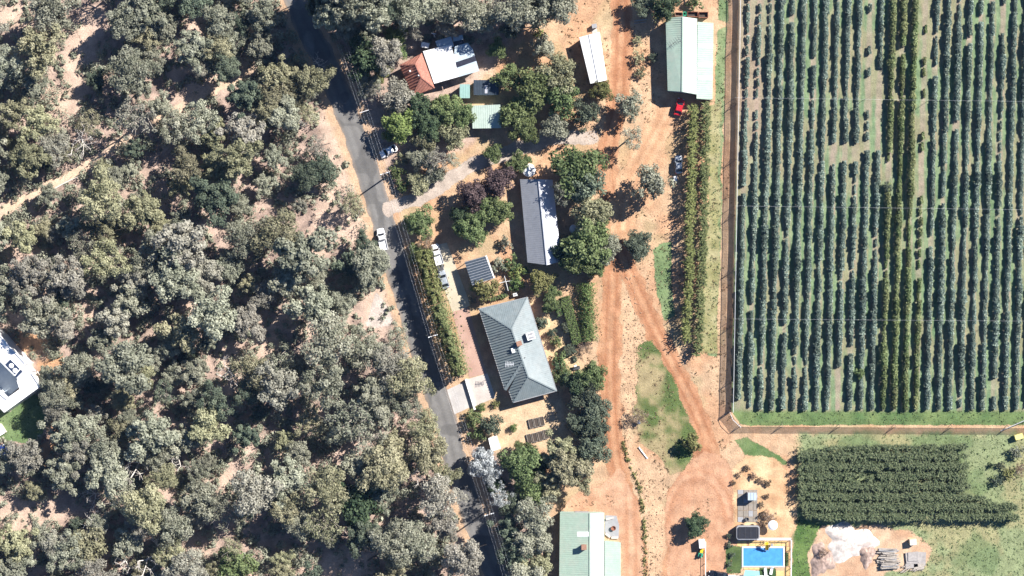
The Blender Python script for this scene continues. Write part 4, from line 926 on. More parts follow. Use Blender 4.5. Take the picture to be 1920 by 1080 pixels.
# ------------------------------------------------------------------ vehicles
def vehicle(name, label, x, y, deg, mat, L=4.6, W=1.8, style='car', cat='car'):
    """local +Y is the nose; deg = heading, counter-clockwise from up"""
    t = empty(name, P(x, y), math.radians(deg)); tag(t, label, cat)
    def section(yy, hw, z0, z1, tuck=.12):
        return [(-hw*.96, yy, z0), (-hw, yy, z0+.12), (-hw, yy, z1-.16), (-hw+tuck, yy, z1-.03), (-hw*.5, yy, z1), (hw*.5, yy, z1), (hw-tuck, yy, z1-.03), (hw, yy, z1-.16), (hw, yy, z0+.12), (hw*.96, yy, z0)]
    h = L/2; w2 = W/2
    if style == 'ute': st = [(-h, .94, .55, .86), (-h+.1, 1, .35, .92), (-h*.1, 1, .3, .94), (h*.28, 1, .3, 1.0), (h*.62, .99, .3, .98), (h*.9, .9, .32, .86), (h, .74, .42, .72)]
    else: st = [(-h, .78, .45, .78), (-h*.93, .92, .32, .9), (-h*.6, 1, .28, .96), (h*.1, 1, .26, .95), (h*.55, .99, .26, .92), (h*.88, .9, .3, .8), (h, .70, .4, .66)]
    S_ = [section(a*1.0, w2*b_, c_, d_) for a, b_, c_, d_ in st]
    n = 10; V = [p for s_ in S_ for p in s_]; F = []
    for i in range(len(S_)-1):
        for k in range(n): F.append((i*n+k, (i+1)*n+k, (i+1)*n+(k+1) % n, i*n+(k+1) % n))
    F.append(tuple(range(n))); F.append(tuple(reversed(range((len(S_)-1)*n, len(S_)*n))))
    body = MB().add(V, F).build('body', mat, t, smooth=False)
    # cabin
    if style == 'ute': y0, y1, yr0, yr1 = -h*.06, h*.56, h*.0, h*.30
    elif style == 'van': y0, y1, yr0, yr1 = -h*.92, h*.6, -h*.86, h*.3
    else: y0, y1, yr0, yr1 = -h*.80, h*.48, -h*.48, h*.16
    zb, zt = .92, 1.5 if style != 'ute' else 1.72
    b_ = w2*.94; tp = w2*.74
    V = [(-b_, y0, zb), (b_, y0, zb), (b_, y1, zb), (-b_, y1, zb), (-tp, yr0, zt), (tp, yr0, zt), (tp, yr1, zt), (-tp, yr1, zt)]
    MB().add(V, [(0, 1, 5, 4), (1, 2, 6, 5), (2, 3, 7, 6), (3, 0, 4, 7)]).build('window', M['glass'], t)
    rf = MB(); rf.add([(-tp-.03, yr0-.06, zt), (tp+.03, yr0-.06, zt), (tp+.03, yr1+.05, zt), (-tp-.03, yr1+.05, zt), (-tp*.9, yr0+.1, zt+.07), (tp*.9, yr0+.1, zt+.07), (tp*.9, yr1-.1, zt+.07), (-tp*.9, yr1-.1, zt+.07)],
           [(3, 2, 1, 0), (4, 5, 6, 7), (0, 1, 5, 4), (1, 2, 6, 5), (2, 3, 7, 6), (3, 0, 4, 7)]); rf.build('roof', mat, t)
    for (i, j) in ((0, 4), (1, 5), (2, 6), (3, 7)):
        MB().bar(Vector(V[i]), Vector(V[j]), .11).build('pillar', mat, t)
    for sx in (-1, 1):
        for sy in (-h*.62, h*.62):
            wh = MB().tube([(sx*(w2-.24), sy, .33), (sx*(w2+.01), sy, .33)], .33, 14).build('wheel', M['tyre'], t)
            MB().tube([(sx*(w2), sy, .33), (sx*(w2+.025), sy, .33)], .2, 10).build('rim', M['rim'], wh)
        MB().box((sx*w2*.62, h*.955, .68), (.34, .16, .15)).build('headlight', M['lamp'], t)
        MB().box((sx*w2*.78, -h*.97, .76), (.22, .12, .18)).build('tail_light', M['tail'], t)
        MB().box((sx*(w2+.1), y1-.25, 1.02), (.2, .12, .14)).build('mirror', mat, t)
    if style == 'ute':
        tr = MB(); l0, l1 = -h+.02, -h*.1
        tr.box((0, (l0+l1)/2, .98), (W, l1-l0, .06)); tr.build('tray', M['roof_zinc'] if mat is not M['car_white'] else M['white'], t)
        for sx in (-1, 1): MB().box((sx*(w2-.03), (l0+l1)/2, 1.14), (.06, l1-l0, .28)).build('tray_side', mat, t)
        MB().box((0, l0, 1.14), (W-.14, .06, .28)).build('tailgate', mat, t); MB().box((0, l1+.05, 1.35), (W*.9, .06, .6)).build('headboard', M['grey'], t)
    return t
vehicle('car', 'white hatchback parked at an angle off the road near lime tree', 729, 284, 118, M['car_white'], 4.3, 1.85)
vehicle('ute', 'white utility parked on the left edge of the road', 717, 449, 12, M['car_white'], 5.2, 1.85, 'ute', 'ute')
vehicle('ute', 'white utility at the top of the cream drive', 820, 477, 16, M['car_white'], 5.0, 1.85, 'ute', 'ute')
vehicle('car', 'pale blue-silver car on the cream drive behind the trailer', 832, 524, 16, M['car_silver'], 4.4, 1.85)
vehicle('car', 'red hatchback parked below the big green shed', 1273, 201, -14, M['car_red'], 4.1, 1.85)
vehicle('car', 'silver-grey sedan in the shade of the cane hedge', 1272, 309, 2, M['car_silver'], 4.2, 1.8)
vehicle('car', 'dark blue car below the green lawn at the white house', 11, 851, 22, M['car_blue'], 4.6, 1.9)
vehicle('car', 'black car on the dirt track beside the pool', 1346, 1078, 80, M['car_dark'], 4.5, 1.85)
t = empty('box_trailer', P(825, 500), math.radians(16)); tag(t, 'small dark box trailer between the utility and the silver car', 'trailer')
MB().box((0, 0, .62), (1.5, 2.0, .5)).build('tray', M['grey'], t); MB().box((0, 0, .9), (1.36, 1.86, .06)).build('cover', M['dkgrey'], t)
MB().bar((0, 1.0, .45), (0, 1.8, .45), .08).build('drawbar', M['dkgrey'], t)
for sx in (-1, 1): MB().tube([(sx*.77, -.1, .3), (sx*.92, -.1, .3)], .3, 12).build('wheel', M['tyre'], t)

# ------------------------------------------------------------------ power line
PL = [(563, -190), (627, 30), (727, 330), (815, 628), (918, 955), (1010, 1260)]
PH = 9.5; tops = []
for i, (x, y) in enumerate(PL):
    nx_, ny_ = PL[min(i+1, len(PL)-1)][0]-PL[max(i-1, 0)][0], PL[min(i+1, len(PL)-1)][1]-PL[max(i-1, 0)][1]
    ang = math.atan2(-ny_, nx_); p = P(x, y)
    arm = Vector((-math.sin(ang), math.cos(ang), 0)); tops.append((p, arm))
    if not 0 < i < 5: continue
    where = ['', 'at the shaded top of the road', 'beside the gravel driveway entrance', 'beside the roadside hedge of the grey house', 'among the silver trees low on the road'][i]
    t = empty('power_pole', p); tag(t, 'timber power pole with white crossarm '+where, 'power pole', 'power poles along the road')
    MB().tube([(0, 0, 0), (0, 0, PH+.4)], [.2, .13], 10).build('pole', M['wood_pole'], t)
    MB().bar(arm*-1.15+Vector((0, 0, PH)), arm*1.15+Vector((0, 0, PH)), .16, .18).build('crossarm', M['white'], t)
    for k in (-1.05, -.45, .45, 1.05): MB().lathe([(.06, PH+.1), (.1, PH+.2), (.05, PH+.35)], 8, (arm.x*k, arm.y*k, 0)).build('insulator', M['white'], t)
for i in range(len(PL)-1):
    where = ['above the shaded head of the road', 'over the bend by the lime tree', 'between the driveway entrance and the roadside hedge', 'past the hedge towards the silver trees', 'leaving over the lowest trees by the road'][i]
    for k, kk in zip((-1.05, -.45, .45, 1.05), ('outermost wire on the road side', 'second wire from the road side', 'third wire from the road side', 'outermost wire on the house side')):
        a_ = tops[i][0]+tops[i][1]*k+Vector((0, 0, PH+.3)); b_ = tops[i+1][0]+tops[i+1][1]*k+Vector((0, 0, PH+.3))
        pts = [a_.lerp(b_, s_/10)-Vector((0, 0, 4*.7*(s_/10)*(1-s_/10))) for s_ in range(11)]
        o = MB().tube(pts, .006, 4).build('power_line', M['wire'])
        tag(o, kk+' '+where, 'power line', 'power lines along the road')
# spreader bar on the span
mid = tops[1][0].lerp(tops[2][0], .62); o = MB().bar(mid+tops[1][1]*-1.1+Vector((0, 0, PH-.35)), mid+tops[1][1]*1.1+Vector((0, 0, PH-.35)), .1).build('wire_spreader', M['wire'])
tag(o, 'thin spreader bar holding the wires apart over the road bend', 'spreader')

# ------------------------------------------------------------------ windbreak fence and crop wires
t = empty('windbreak_fence', P(1375, 380)); tag(t, 'tall dark shade-cloth windbreak along the west edge of the crop', 'fence')
fx = lambda y: 1384-.018*y
def wrel(x, y, z=0): return P(x, y)+Vector((0, 0, z))-t.location
ysp = list(range(-220, 760, 104))+[772]
CL, NT = 1.35, 2.8
for y in ysp:
    p = wrel(fx(y), y)
    MB().tube([p, p+Vector((0, 0, NT+.1))], .08, 8).build('post', M['wood_pole'], t)
    MB().bar(p+Vector((0, 0, NT*.85)), p+Vector((-.9, .25, .0)), .07).build('brace', M['wood_pole'], t)
for a_, b_ in zip(ysp[:-1], ysp[1:]):
    def curtain(z0, z1, mat, nm, sg=.12, off=0):
        V = []; F = []
        for s_ in range(9):
            u = s_/8; p = wrel(fx(a_+(b_-a_)*u), a_+(b_-a_)*u)+Vector((off, 0, 0)); dx = .12*math.sin(u*math.pi)
            V += [p+Vector((0, 0, z0)), p+Vector((dx, 0, (z0+z1)/2)), p+Vector((0, 0, z1-sg*math.sin(u*math.pi)))]
        for s_ in range(8):
            for k in (0, 1): F.append((s_*3+k, s_*3+3+k, s_*3+4+k, s_*3+1+k))
        MB().add(V, F).build(nm, mat, t)
    curtain(.02, CL, M['cloth'], 'shade_cloth'); curtain(CL, NT, M['net'], 'netting', .1, .02)
    MB().tube([wrel(fx(a_+(b_-a_)*s_/4), a_+(b_-a_)*s_/4, NT-.1*math.sin(s_/4*math.pi))+Vector((.25, 0, .05)) for s_ in range(5)], .045, 5).build('top_wire', M['wire'], t)
t = empty('windbreak_fence', P(1650, 800)); tag(t, 'low netting windbreak along the bottom edge of the crop', 'fence')
A_, B_ = (1387, 800), (2110, 804)
xsp = [1387, 1465, 1572, 1676, 1782, 1888, 1994, 2100]
MB().tube([wrel(1366, 772, 2.4), wrel(1372, 786, 2.4), wrel(1387, 800, 2.4)], .05, 5).build('corner_wire', M['wire'], t)
prev = None
for x in [1366]+xsp:
    y = 772 if x == 1366 else 800+(x-1387)*.0055
    p = wrel(x, y); MB().tube([p, p+Vector((0, 0, 2.3))], .08, 8).build('post', M['wood_pole'], t)
    if x > 1380: MB().bar(p+Vector((0, 0, 2.1)), p+Vector((.15, .8, 0)), .07).build('brace', M['wood_pole'], t)
    if prev is not None:
        V = []; F = []
        for s_ in range(9):
            q = prev.lerp(p, s_/8); dy = .1*math.sin(s_/8*math.pi); V += [q+Vector((0, 0, .03)), q+Vector((0, dy, 1.1)), q+Vector((0, 0, 2.2-.1*math.sin(s_/8*math.pi)))]
        for s_ in range(8):
            for k in (0, 1): F.append((s_*3+k, s_*3+3+k, s_*3+4+k, s_*3+1+k))
        MB().add(V, F).build('netting', M['net'], t)
    prev = p
o = MB().tube([P(1876, 808), P(1925, 783)+Vector((0, 0, 2.5)), P(1960, 765)+Vector((0, 0, 4.2))], .09, 6).build('stay_pole', M['white'])
tag(o, 'long white stay pole leaning over the bottom windbreak fence', 'pole')
for (ya, yb, lb) in ((183, 190, 'topmost thin white wire strung across the crop rows'), (386, 393, 'middle thin white wire strung across the crop rows'), (598, 602, 'lowest thin white wire strung across the crop rows')):
    t = empty('crop_wire', P(1650, ya, 0)); tag(t, lb, 'wire', 'wires over the crop')
    pts = []
    N = 6
    for s_ in range(N*4+1):
        u = s_/(N*4); q = P(1378+(2110-1378)*u, ya+(yb-ya)*1.35*u, 3.4)-t.location; q.z -= .25*abs(math.sin(u*math.pi*N)); pts.append(q)
    MB().tube(pts, .010, 5).build('wire', M['wire'], t)
    for s_ in range(0, N*4+1, 4):
        p = pts[s_]; MB().tube([(p.x, p.y, 0), (p.x, p.y, 3.4)], .05, 6).build('post', M['wood_pole'], t)

# ------------------------------------------------------------------ plants
def leaf_cloud(r, centres, radii, counts, size, up=.25, flat=1.0, shell=.45, aspect=1.5):
    """many small leaf-clump faces through clumps; returns V, F, tint"""
    Vs = []; ts = []
    for c_, rad, n in zip(centres, radii, counts):
        d = r.normal(size=(n, 3)); d[:, 2] += up; d /= np.linalg.norm(d, axis=1)[:, None]
        rr_ = (shell+(1-shell)*r.random(n)**.6)*rad
        p = c_[None]+d*rr_[:, None]*np.array((1, 1, flat))[None]
        nrm = d*.9+r.normal(size=(n, 3))*.55; nrm[:, 2] += .25; nrm /= np.linalg.norm(nrm, axis=1)[:, None]
        a_ = np.cross(nrm, r.normal(size=(n, 3))); a_ /= np.linalg.norm(a_, axis=1)[:, None]; b_ = np.cross(nrm, a_)
        s_ = size*(.6+.8*r.random(n))[:, None]
        a_ = a_*s_*aspect*.5; b_ = b_*s_*.5
        Vs.append(np.stack([p-a_, p-b_*.9, p+a_, p+b_*.9], 1).reshape(-1, 3))
        ts.append(np.clip(.5+r.normal()*.18+r.normal(size=n)*.22, 0, 1))
    V = np.concatenate(Vs); F = np.arange(len(V)).reshape(-1, 4); return V, F, np.concatenate(ts)

def crown_points(r, n, R, zc, rz_, sep):
    out = []
    tries = 0
    while len(out) < n and tries < 4000:
        tries += 1
        p = r.normal(size=3); p /= np.linalg.norm(p); p *= r.random()**.45
        if p[2] < -.55: continue
        k_ = 1+.25*math.sin(3*math.atan2(p[1], p[0])+r_phase[0])+.15*math.sin(5*math.atan2(p[1], p[0])+r_phase[1])
        q = np.array((p[0]*R*k_, p[1]*R*k_, zc+p[2]*rz_))
        if all(np.linalg.norm(q-o) > sep for o in out): out.append(q)
    return out
r_phase = [0, 0]
def make_tree(seed, R=4.0, H=12.0, n=34, cr=(.75, 1.25), leaves=60, size=.42, zc=.74, rzf=.22, sep=1.0, tr=.22, up=.3, shell=.4, bark='bark', extra_twigs=0):
    r = np.random.default_rng(seed); r_phase[0] = r.random()*6; r_phase[1] = r.random()*6
    pts = crown_points(r, n, R-cr[0], H*zc, H*rzf, sep)
    rad = [cr[0]+(cr[1]-cr[0])*r.random() for _ in pts]
    V, F, tint = leaf_cloud(r, pts, rad, [int(leaves*(a/cr[1])**1.6) for a in rad], size, up, .8, shell)
    crown = mesh_data('crown', V, F, M['gum'], {'tint': ('FACE', 'FLOAT', tint)}) if False else None
    me = mesh_data('crown', V, F, M['gum'])
    a = me.attributes.new('tint', 'FLOAT', 'FACE'); a.data.foreach_set('value', tint.astype(np.float32))
    mb = MB(); fork = np.array((r.normal()*.3, r.normal()*.3, H*(zc-rzf)*.75))
    mb.tube([(0, 0, -.1), tuple(fork*np.array((.6, .3, .5))), tuple(fork)], [tr*1.25, tr, tr*.8], 7)
    order = sorted(range(len(pts)), key=lambda i_: -r.random())
    mains = order[:6]
    for i_ in mains:
        p = pts[i_]; m_ = fork*.45+p*.55+np.array((0, 0, -.3)); mb.tube([tuple(fork), tuple(m_+r.normal(size=3)*.25), tuple(p)], [tr*.6, tr*.38, tr*.12], 5)
    for i_ in order[6:]:
        p = pts[i_]; b0 = min(mains, key=lambda j: np.linalg.norm(pts[j]-p)); s0 = fork*.35+pts[b0]*.65
        mb.tube([tuple(s0), tuple((s0+p)/2+r.normal(size=3)*.15), tuple(p)], [tr*.28, tr*.2, tr*.07], 4)
    for _ in range(extra_twigs):
        p = pts[r.integers(len(pts))]; e = p+r.normal(size=3)*np.array((1, 1, .7))*.9+np.array((0, 0, .3)); mb.tube([tuple(p), tuple((p+e)/2+r.normal(size=3)*.12), tuple(e)], [tr*.16, tr*.1, tr*.04], 3)
    tm = mesh_data('trunk', mb.V, mb.F, M[bark])
    return me, tm, R, H, zc

def dead_tree(seed, R=3.0, H=9.0):
    r = np.random.default_rng(seed); mb = MB()
    def grow(p, d, L_, rad, depth):
        n_ = 4; pts = [p]; q = p.copy(); dd = d.copy()
        for _ in range(n_):
            dd = dd+r.normal(size=3)*.16; dd /= np.linalg.norm(dd); q = q+dd*L_/n_; pts.append(q.copy())
        mb.tube([tuple(x) for x in pts], list(np.linspace(rad, rad*.5, n_+1)), 6 if depth < 2 else 4)
        if depth < 3:
            for k in range(4 if depth == 0 else 3):
                a_ = r.random()*6.28; sp = .75+r.random()*.5
                nd = dd+np.array((math.cos(a_)*sp, math.sin(a_)*sp, .1)); nd /= np.linalg.norm(nd)
                grow(pts[-1-(k % 3 > 1)], nd, L_*(.62+.2*r.random()), rad*.55, depth+1)
    grow(np.array((0, 0, -.1)), np.array((r.normal()*.08, r.normal()*.08, 1.0)), H*.42, .26, 0)
    return mesh_data('branches', mb.V, mb.F, M['bark_white'])

PRO = {}
PRO['gum'] = [make_tree(s_, n=34+s_ % 4*9, H=9.5+(s_ % 4)*.8, leaves=150+20*(s_ % 3), size=.25+.03*(s_ % 3), cr=(.55, 1.0+.12*(s_ % 4)), sep=.95-.12*(s_ % 3), rzf=.24, zc=.72, extra_twigs=(14 if s_ % 2 else 4), bark='bark_pale' if s_ % 3 == 0 else 'bark', shell=.3+.15*(s_ % 2)) for s_ in range(11, 23)]
PRO['thin'] = [make_tree(s_, n=30, H=10, leaves=75, size=.22, cr=(.6, 1.0), sep=.9, bark='bark_pale', extra_twigs=26, shell=.2) for s_ in range(31, 35)]
PRO['broad'] = [make_tree(s_, n=50, H=6.8, leaves=130, size=.30, cr=(.8, 1.25), zc=.62, rzf=.30, sep=.85) for s_ in range(51, 56)]
PRO['dense'] = [make_tree(s_, n=66, H=6.8, leaves=105, size=.27, cr=(.75, 1.0), zc=.58, rzf=.36, sep=.72, shell=.55) for s_ in range(61, 65)]
PRO['ball'] = [make_tree(s_, R=2.0, H=3.2, n=34, leaves=46, size=.22, cr=(.45, .6), zc=.5, rzf=.36, sep=.4, tr=.1, shell=.5) for s_ in range(71, 74)]
PRO['bush'] = [make_tree(s_, R=1.6, H=2.0, n=16, leaves=34, size=.24, cr=(.35, .6), zc=.48, rzf=.30, sep=.4, tr=.05, shell=.3) for s_ in range(81, 85)]
PRO['feather'] = [make_tree(s_, R=3.0, H=6.5, n=52, leaves=90, size=.25, cr=(.5, .9), zc=.55, rzf=.36, sep=.6, shell=.2, tr=.14) for s_ in range(91, 94)]
prnd = random.Random(3)
def plant(name, label, cat, proto, x, y, r_px, mat, group=None, hs=1.0, idx=None, bark=None):
    me, tm, R, H, zc = PRO[proto][prnd.randrange(len(PRO[proto])) if idx is None else idx % len(PRO[proto])]
    k = r_px*S/R*(1.31 if name == 'gum_tree' else 1.2)
    z = H*zc*k*hs; p = P(x, y, z); p.z = 0
    t = empty(name, p, prnd.uniform(0, 6.28)); t.scale = (k, k, k*hs); tag(t, label, cat, group)
    c_ = link('crown', me, t); c_.material_slots[0].link = 'OBJECT'; c_.material_slots[0].material = M[mat]
    tk = link('trunk', tm, t)
    return t

# --- named trees of the farm side and the road: (x, y, radius, prototype, leaf, label, height scale)
T = []
def tr_(x, y, r, proto, mat, label, name='tree', cat='tree', hs=1.0): T.append((x, y, r, proto, mat, label, name, cat, hs))
def label_gum(s_): return s_
# strip between road and terracotta house
tr_(750, 235, 27, 'broad', 'lime', 'bright lime tree below the terracotta roof'); tr_(735, 252, 16, 'broad', 'lime', 'smaller lime tree crowded against the bright lime tree')
tr_(748, 178, 27, 'broad', 'gum_pale', 'pale cream-green tree touching the terracotta roof'); tr_(748, 200, 20, 'broad', 'gum_pale', 'pale tree just above the bright lime tree')
tr_(690, 158, 22, 'broad', 'gum', 'grey-green roadside tree between the wires and pale tree'); tr_(702, 170, 18, 'thin', 'gum_pale', 'thin pale roadside tree beside the wires')
tr_(716, 136, 16, 'broad', 'olive', 'small olive tree above the pale cream-green tree')
tr_(685, 108, 34, 'dense', 'dark', 'dark dense tree shading the top of the road', hs=1.3); tr_(722, 100, 27, 'gum', 'gum_pale', 'pale sparse gum between dark tree and terracotta roof'); tr_(742, 72, 20, 'broad', 'lime', 'lime green tree above the terracotta roof')
tr_(775, 60, 17, 'thin', 'gum_pale', 'thin pale tree above the white roof'); tr_(748, 95, 15, 'broad', 'green', 'small green tree at the corner of the terracotta roof')
tr_(790, 205, 26, 'dense', 'dark', 'dark glossy tree below the terracotta roof'); tr_(802, 238, 25, 'dense', 'dark', 'dark glossy tree beside the bright lime tree'); tr_(797, 262, 20, 'broad', 'gum_olive', 'olive tree below the dark glossy trees')
tr_(838, 203, 26, 'dense', 'green', 'rounded green tree below the tiny aqua shed'); tr_(865, 215, 25, 'dense', 'green', 'rounded green tree left of the half shaded shed'); tr_(852, 255, 24, 'broad', 'gum_olive', 'olive tree with dry top beside the half shaded shed'); tr_(850, 236, 12, 'thin', 'dry', 'dry brown treetop above the olive tree')
tr_(833, 186, 10, 'bush', 'lime', 'small lime shrub below the terracotta roof', 'shrub', 'shrub')
tr_(782, 300, 17, 'broad', 'gum', 'grey-green shrub tree beside the white hatchback'); tr_(795, 295, 18, 'broad', 'gum', 'grey-green tree on the driveway bank'); tr_(820, 300, 22, 'thin', 'gum_pale', 'pale thin tree on the driveway bank'); tr_(752, 300, 12, 'bush', 'gum_olive', 'low olive shrub beside the white hatchback', 'shrub', 'shrub')
tr_(743, 325, 15, 'bush', 'green', 'bright green shrub beside the power pole at the driveway', 'shrub', 'shrub'); tr_(756, 346, 14, 'bush', 'green', 'green shrub at the driveway mouth', 'shrub', 'shrub'); tr_(788, 342, 20, 'broad', 'gum_olive', 'olive tree at the driveway mouth', hs=.8); tr_(846, 300, 16, 'thin', 'gum', 'thin grey tree at the bend of the driveway'); tr_(815, 325, 18, 'broad', 'gum', 'grey-green tree overhanging the driveway'); tr_(925, 287, 16, 'broad', 'green', 'small green tree on the driveway edge below shaded shed')
# north centre
tr_(932, 92, 17, 'broad', 'green', 'round green tree right of the blue-grey lean-to'); tr_(1018, 88, 22, 'dense', 'gum', 'round grey-green tree left of the white shed'); tr_(1010, 62, 12, 'bush', 'lime', 'lime shrub above the round grey-green tree', 'shrub', 'shrub')
tr_(952, 146, 23, 'dense', 'green', 'dense leafy tree over the dark roofed shed'); tr_(1003, 165, 34, 'broad', 'green', 'largest spreading tree, left of the white shed', hs=.95); tr_(1045, 140, 34, 'broad', 'gum_olive', 'broad olive-green tree touching the white shed'); tr_(1052, 185, 30, 'broad', 'green', 'broad green tree below the white shed corner'); tr_(966, 215, 27, 'broad', 'green', 'green tree right of the half shaded shed'); tr_(985, 245, 24, 'broad', 'green', 'green tree above the gravel driveway')
tr_(1128, 170, 19, 'dense', 'olive', 'yellow-olive tree directly below the white shed'); tr_(1095, 215, 24, 'feather', 'gum_dark', 'dark feathery tree beside the orange track'); tr_(1040, 235, 24, 'broad', 'gum', 'grey-green tree above the driveway end'); tr_(985, 200, 22, 'broad', 'green', 'green tree behind the half shaded shed')
tr_(1180, 198, 24, 'feather', 'gum', 'feathery grey tree between track and red car', hs=.9); tr_(1185, 255, 24, 'thin', 'gum', 'thin grey tree on the sandy approach', hs=.8); tr_(1197, 75, 9, 'bush', 'gum_olive', 'uppermost small shrub in the line left of the big green shed', 'shrub', 'shrub'); tr_(1198, 110, 13, 'bush', 'gum_olive', 'middle shrub in the line left of the big green shed', 'shrub', 'shrub'); tr_(1200, 138, 11, 'bush', 'gum_olive', 'lowest shrub in the line left of the big green shed', 'shrub', 'shrub'); tr_(1224, 108, 9, 'bush', 'gum_dark', 'dark shrub against the wall of the big green shed', 'shrub', 'shrub')
tr_(1245, 12, 26, 'dense', 'dark', 'dark tree behind the big green shed'); tr_(1205, 8, 20, 'broad', 'gum_dark', 'dark tree at the top edge right of the track'); tr_(1300, 5, 16, 'bush', 'green', 'green shrub behind the rusty bins', 'shrub', 'shrub'); tr_(1238, 30, 14, 'thin', 'olive', 'thin straw coloured shrub at the shed corner', 'shrub', 'shrub')
# driveway / zinc shed surrounds
tr_(934, 340, 26, 'broad', 'purple', 'purple-leaved plum tree nearer the zinc shed'); tr_(888, 364, 27, 'dense', 'purple', 'dark purple plum tree nearer the road'); tr_(915, 395, 24, 'dense', 'green', 'green tree between the purple plums and yard', hs=1.0); tr_(938, 395, 24, 'dense', 'green', 'green tree below the lighter purple plum'); tr_(882, 428, 27, 'dense', 'green', 'rounded green tree at the corner of the cream drive'); tr_(862, 405, 18, 'dense', 'dark', 'dark green tree at the edge of the purple plum group'); tr_(900, 440, 14, 'dense', 'green', 'small green tree below the rounded group')
tr_(970, 305, 18, 'broad', 'green', 'green tree beside the round white tank'); tr_(988, 299, 9, 'dense', 'green', 'small bright green tree over the round white tank')
tr_(1082, 318, 44, 'broad', 'green', 'large rounded tree at the head of the zinc shed', hs=.9); tr_(1095, 350, 34, 'feather', 'gum_dark', 'dark feathery tree on the track side of the zinc shed'); tr_(1055, 360, 24, 'thin', 'gum', 'thin grey tree overhanging the zinc shed roof'); tr_(1105, 400, 34, 'broad', 'gum_olive', 'olive tree between the zinc shed and the track'); tr_(1120, 420, 22, 'broad', 'green', 'green tree on the track edge beside the small pale tank')
tr_(1105, 455, 40, 'dense', 'green', 'large dense tree below the small pale tank', hs=1.0); tr_(1135, 465, 26, 'broad', 'gum', 'grey-green tree leaning on the track edge'); tr_(1086, 488, 30, 'dense', 'green', 'dense green tree at the foot of the zinc shed'); tr_(1060, 470, 24, 'dense', 'dark', 'dark tree overhanging the foot of the zinc shed roof'); tr_(1118, 500, 20, 'dense', 'green', 'dense tree above the clipped hedges')
tr_(1222, 344, 30, 'feather', 'gum', 'grey feathery tree casting a round shadow on the track', hs=1.15); tr_(1197, 458, 26, 'dense', 'gum_dark', 'round dark green bush where the tracks meet', hs=.7)
tr_(946, 456, 14, 'bush', 'gum', 'grey-green shrub above the carport', 'shrub', 'shrub'); tr_(935, 498, 14, 'bush', 'gum', 'grey-green shrub right of the carport', 'shrub', 'shrub'); tr_(958, 497, 17, 'bush', 'green', 'green shrub beside the vegetable frame', 'shrub', 'shrub'); tr_(966, 512, 16, 'bush', 'lime', 'bright green shrub beside the vegetable frame', 'shrub', 'shrub'); tr_(968, 533, 13, 'ball', 'hedge', 'clipped green bush above the grey house', 'shrub', 'shrub')
tr_(910, 545, 22, 'ball', 'olive', 'yellow-green bush between carport and grey house', 'shrub', 'shrub'); tr_(896, 540, 13, 'bush', 'green', 'spiky green shrub at the carport corner', 'shrub', 'shrub'); tr_(886, 565, 9, 'bush', 'gum', 'grey spiky shrub at the house corner', 'shrub', 'shrub')
tr_(1015, 528, 20, 'broad', 'olive', 'yellow-green tree at the foot of the zinc shed'); tr_(1036, 548, 13, 'broad', 'green', 'green tree between zinc shed and grey house'); tr_(1032, 570, 16, 'dense', 'green', 'green tree beside the corner of the grey house'); tr_(985, 507, 8, 'ball', 'hedge', 'small clipped ball bush below the zinc shed', 'shrub', 'shrub')
tr_(1015, 606, 13, 'ball', 'gum_dark', 'dark clipped ball bush beside the grey house wall', 'shrub', 'shrub'); tr_(1035, 625, 9, 'ball', 'gum_dark', 'dark low bush in the garden beside the cooler', 'shrub', 'shrub'); tr_(1043, 641, 10, 'ball', 'green', 'green low bush in the garden path', 'shrub', 'shrub'); tr_(1050, 672, 14, 'bush', 'green', 'loose green shrub beside the square clipped bush', 'shrub', 'shrub'); tr_(1048, 688, 14, 'bush', 'dark', 'dark shrub near the garden bench', 'shrub', 'shrub'); tr_(1058, 708, 17, 'broad', 'green', 'green shrub tree at the lower corner of the grey house', hs=.8)
tr_(1096, 650, 13, 'thin', 'dry', 'dry brownish shrub at the foot of the long hedges', 'shrub', 'shrub', .5)
tr_(1110, 705, 27, 'dense', 'green', 'rounded bright tree at the garden corner by the track'); tr_(1085, 720, 24, 'dense', 'dark', 'dark tree below the garden bench'); tr_(1100, 745, 26, 'broad', 'gum_dark', 'dark blue-green tree below the rounded bright tree'); tr_(1115, 770, 26, 'dense', 'gum_dark', 'blue-green dense tree along the track, upper of three'); tr_(1118, 805, 27, 'dense', 'gum_dark', 'blue-green dense tree along the track, middle of three'); tr_(1110, 842, 30, 'dense', 'gum_dark', 'blue-green dense tree along the track, lowest of three'); tr_(1088, 795, 22, 'dense', 'gum_dark', 'blue-green tree above the olive gums')
tr_(1050, 845, 30, 'gum', 'gum_olive', 'olive domed tree right of the garden beds', hs=.8); tr_(1062, 880, 34, 'gum', 'gum_olive', 'large olive domed tree left of the track', hs=.8); tr_(1085, 895, 24, 'gum', 'gum_olive', 'olive domed tree nearest the orange track', hs=.8); tr_(1035, 905, 24, 'gum', 'gum_olive', 'olive tree above the bottom green shed', hs=.8); tr_(975, 870, 32, 'broad', 'green', 'bright green tree below the garden shed'); tr_(1000, 915, 28, 'broad', 'green', 'green tree between the silver tree and olive domes'); tr_(985, 845, 18, 'broad', 'green', 'small green tree left of the garden beds'); tr_(1015, 870, 20, 'dense', 'dark', 'dark tree under the olive domes')
tr_(906, 868, 27, 'dense', 'silver', 'silver-white leaved tree beside the road'); tr_(918, 890, 18, 'broad', 'silver', 'silver tree tucked below the brightest silver tree'); tr_(938, 930, 22, 'thin', 'silver', 'thin silver-blue tree near the bottom power pole'); tr_(930, 915, 16, 'dense', 'dark', 'dark tree between the two silver trees'); tr_(960, 945, 22, 'broad', 'gum_dark', 'dark tree right of the bottom power pole')
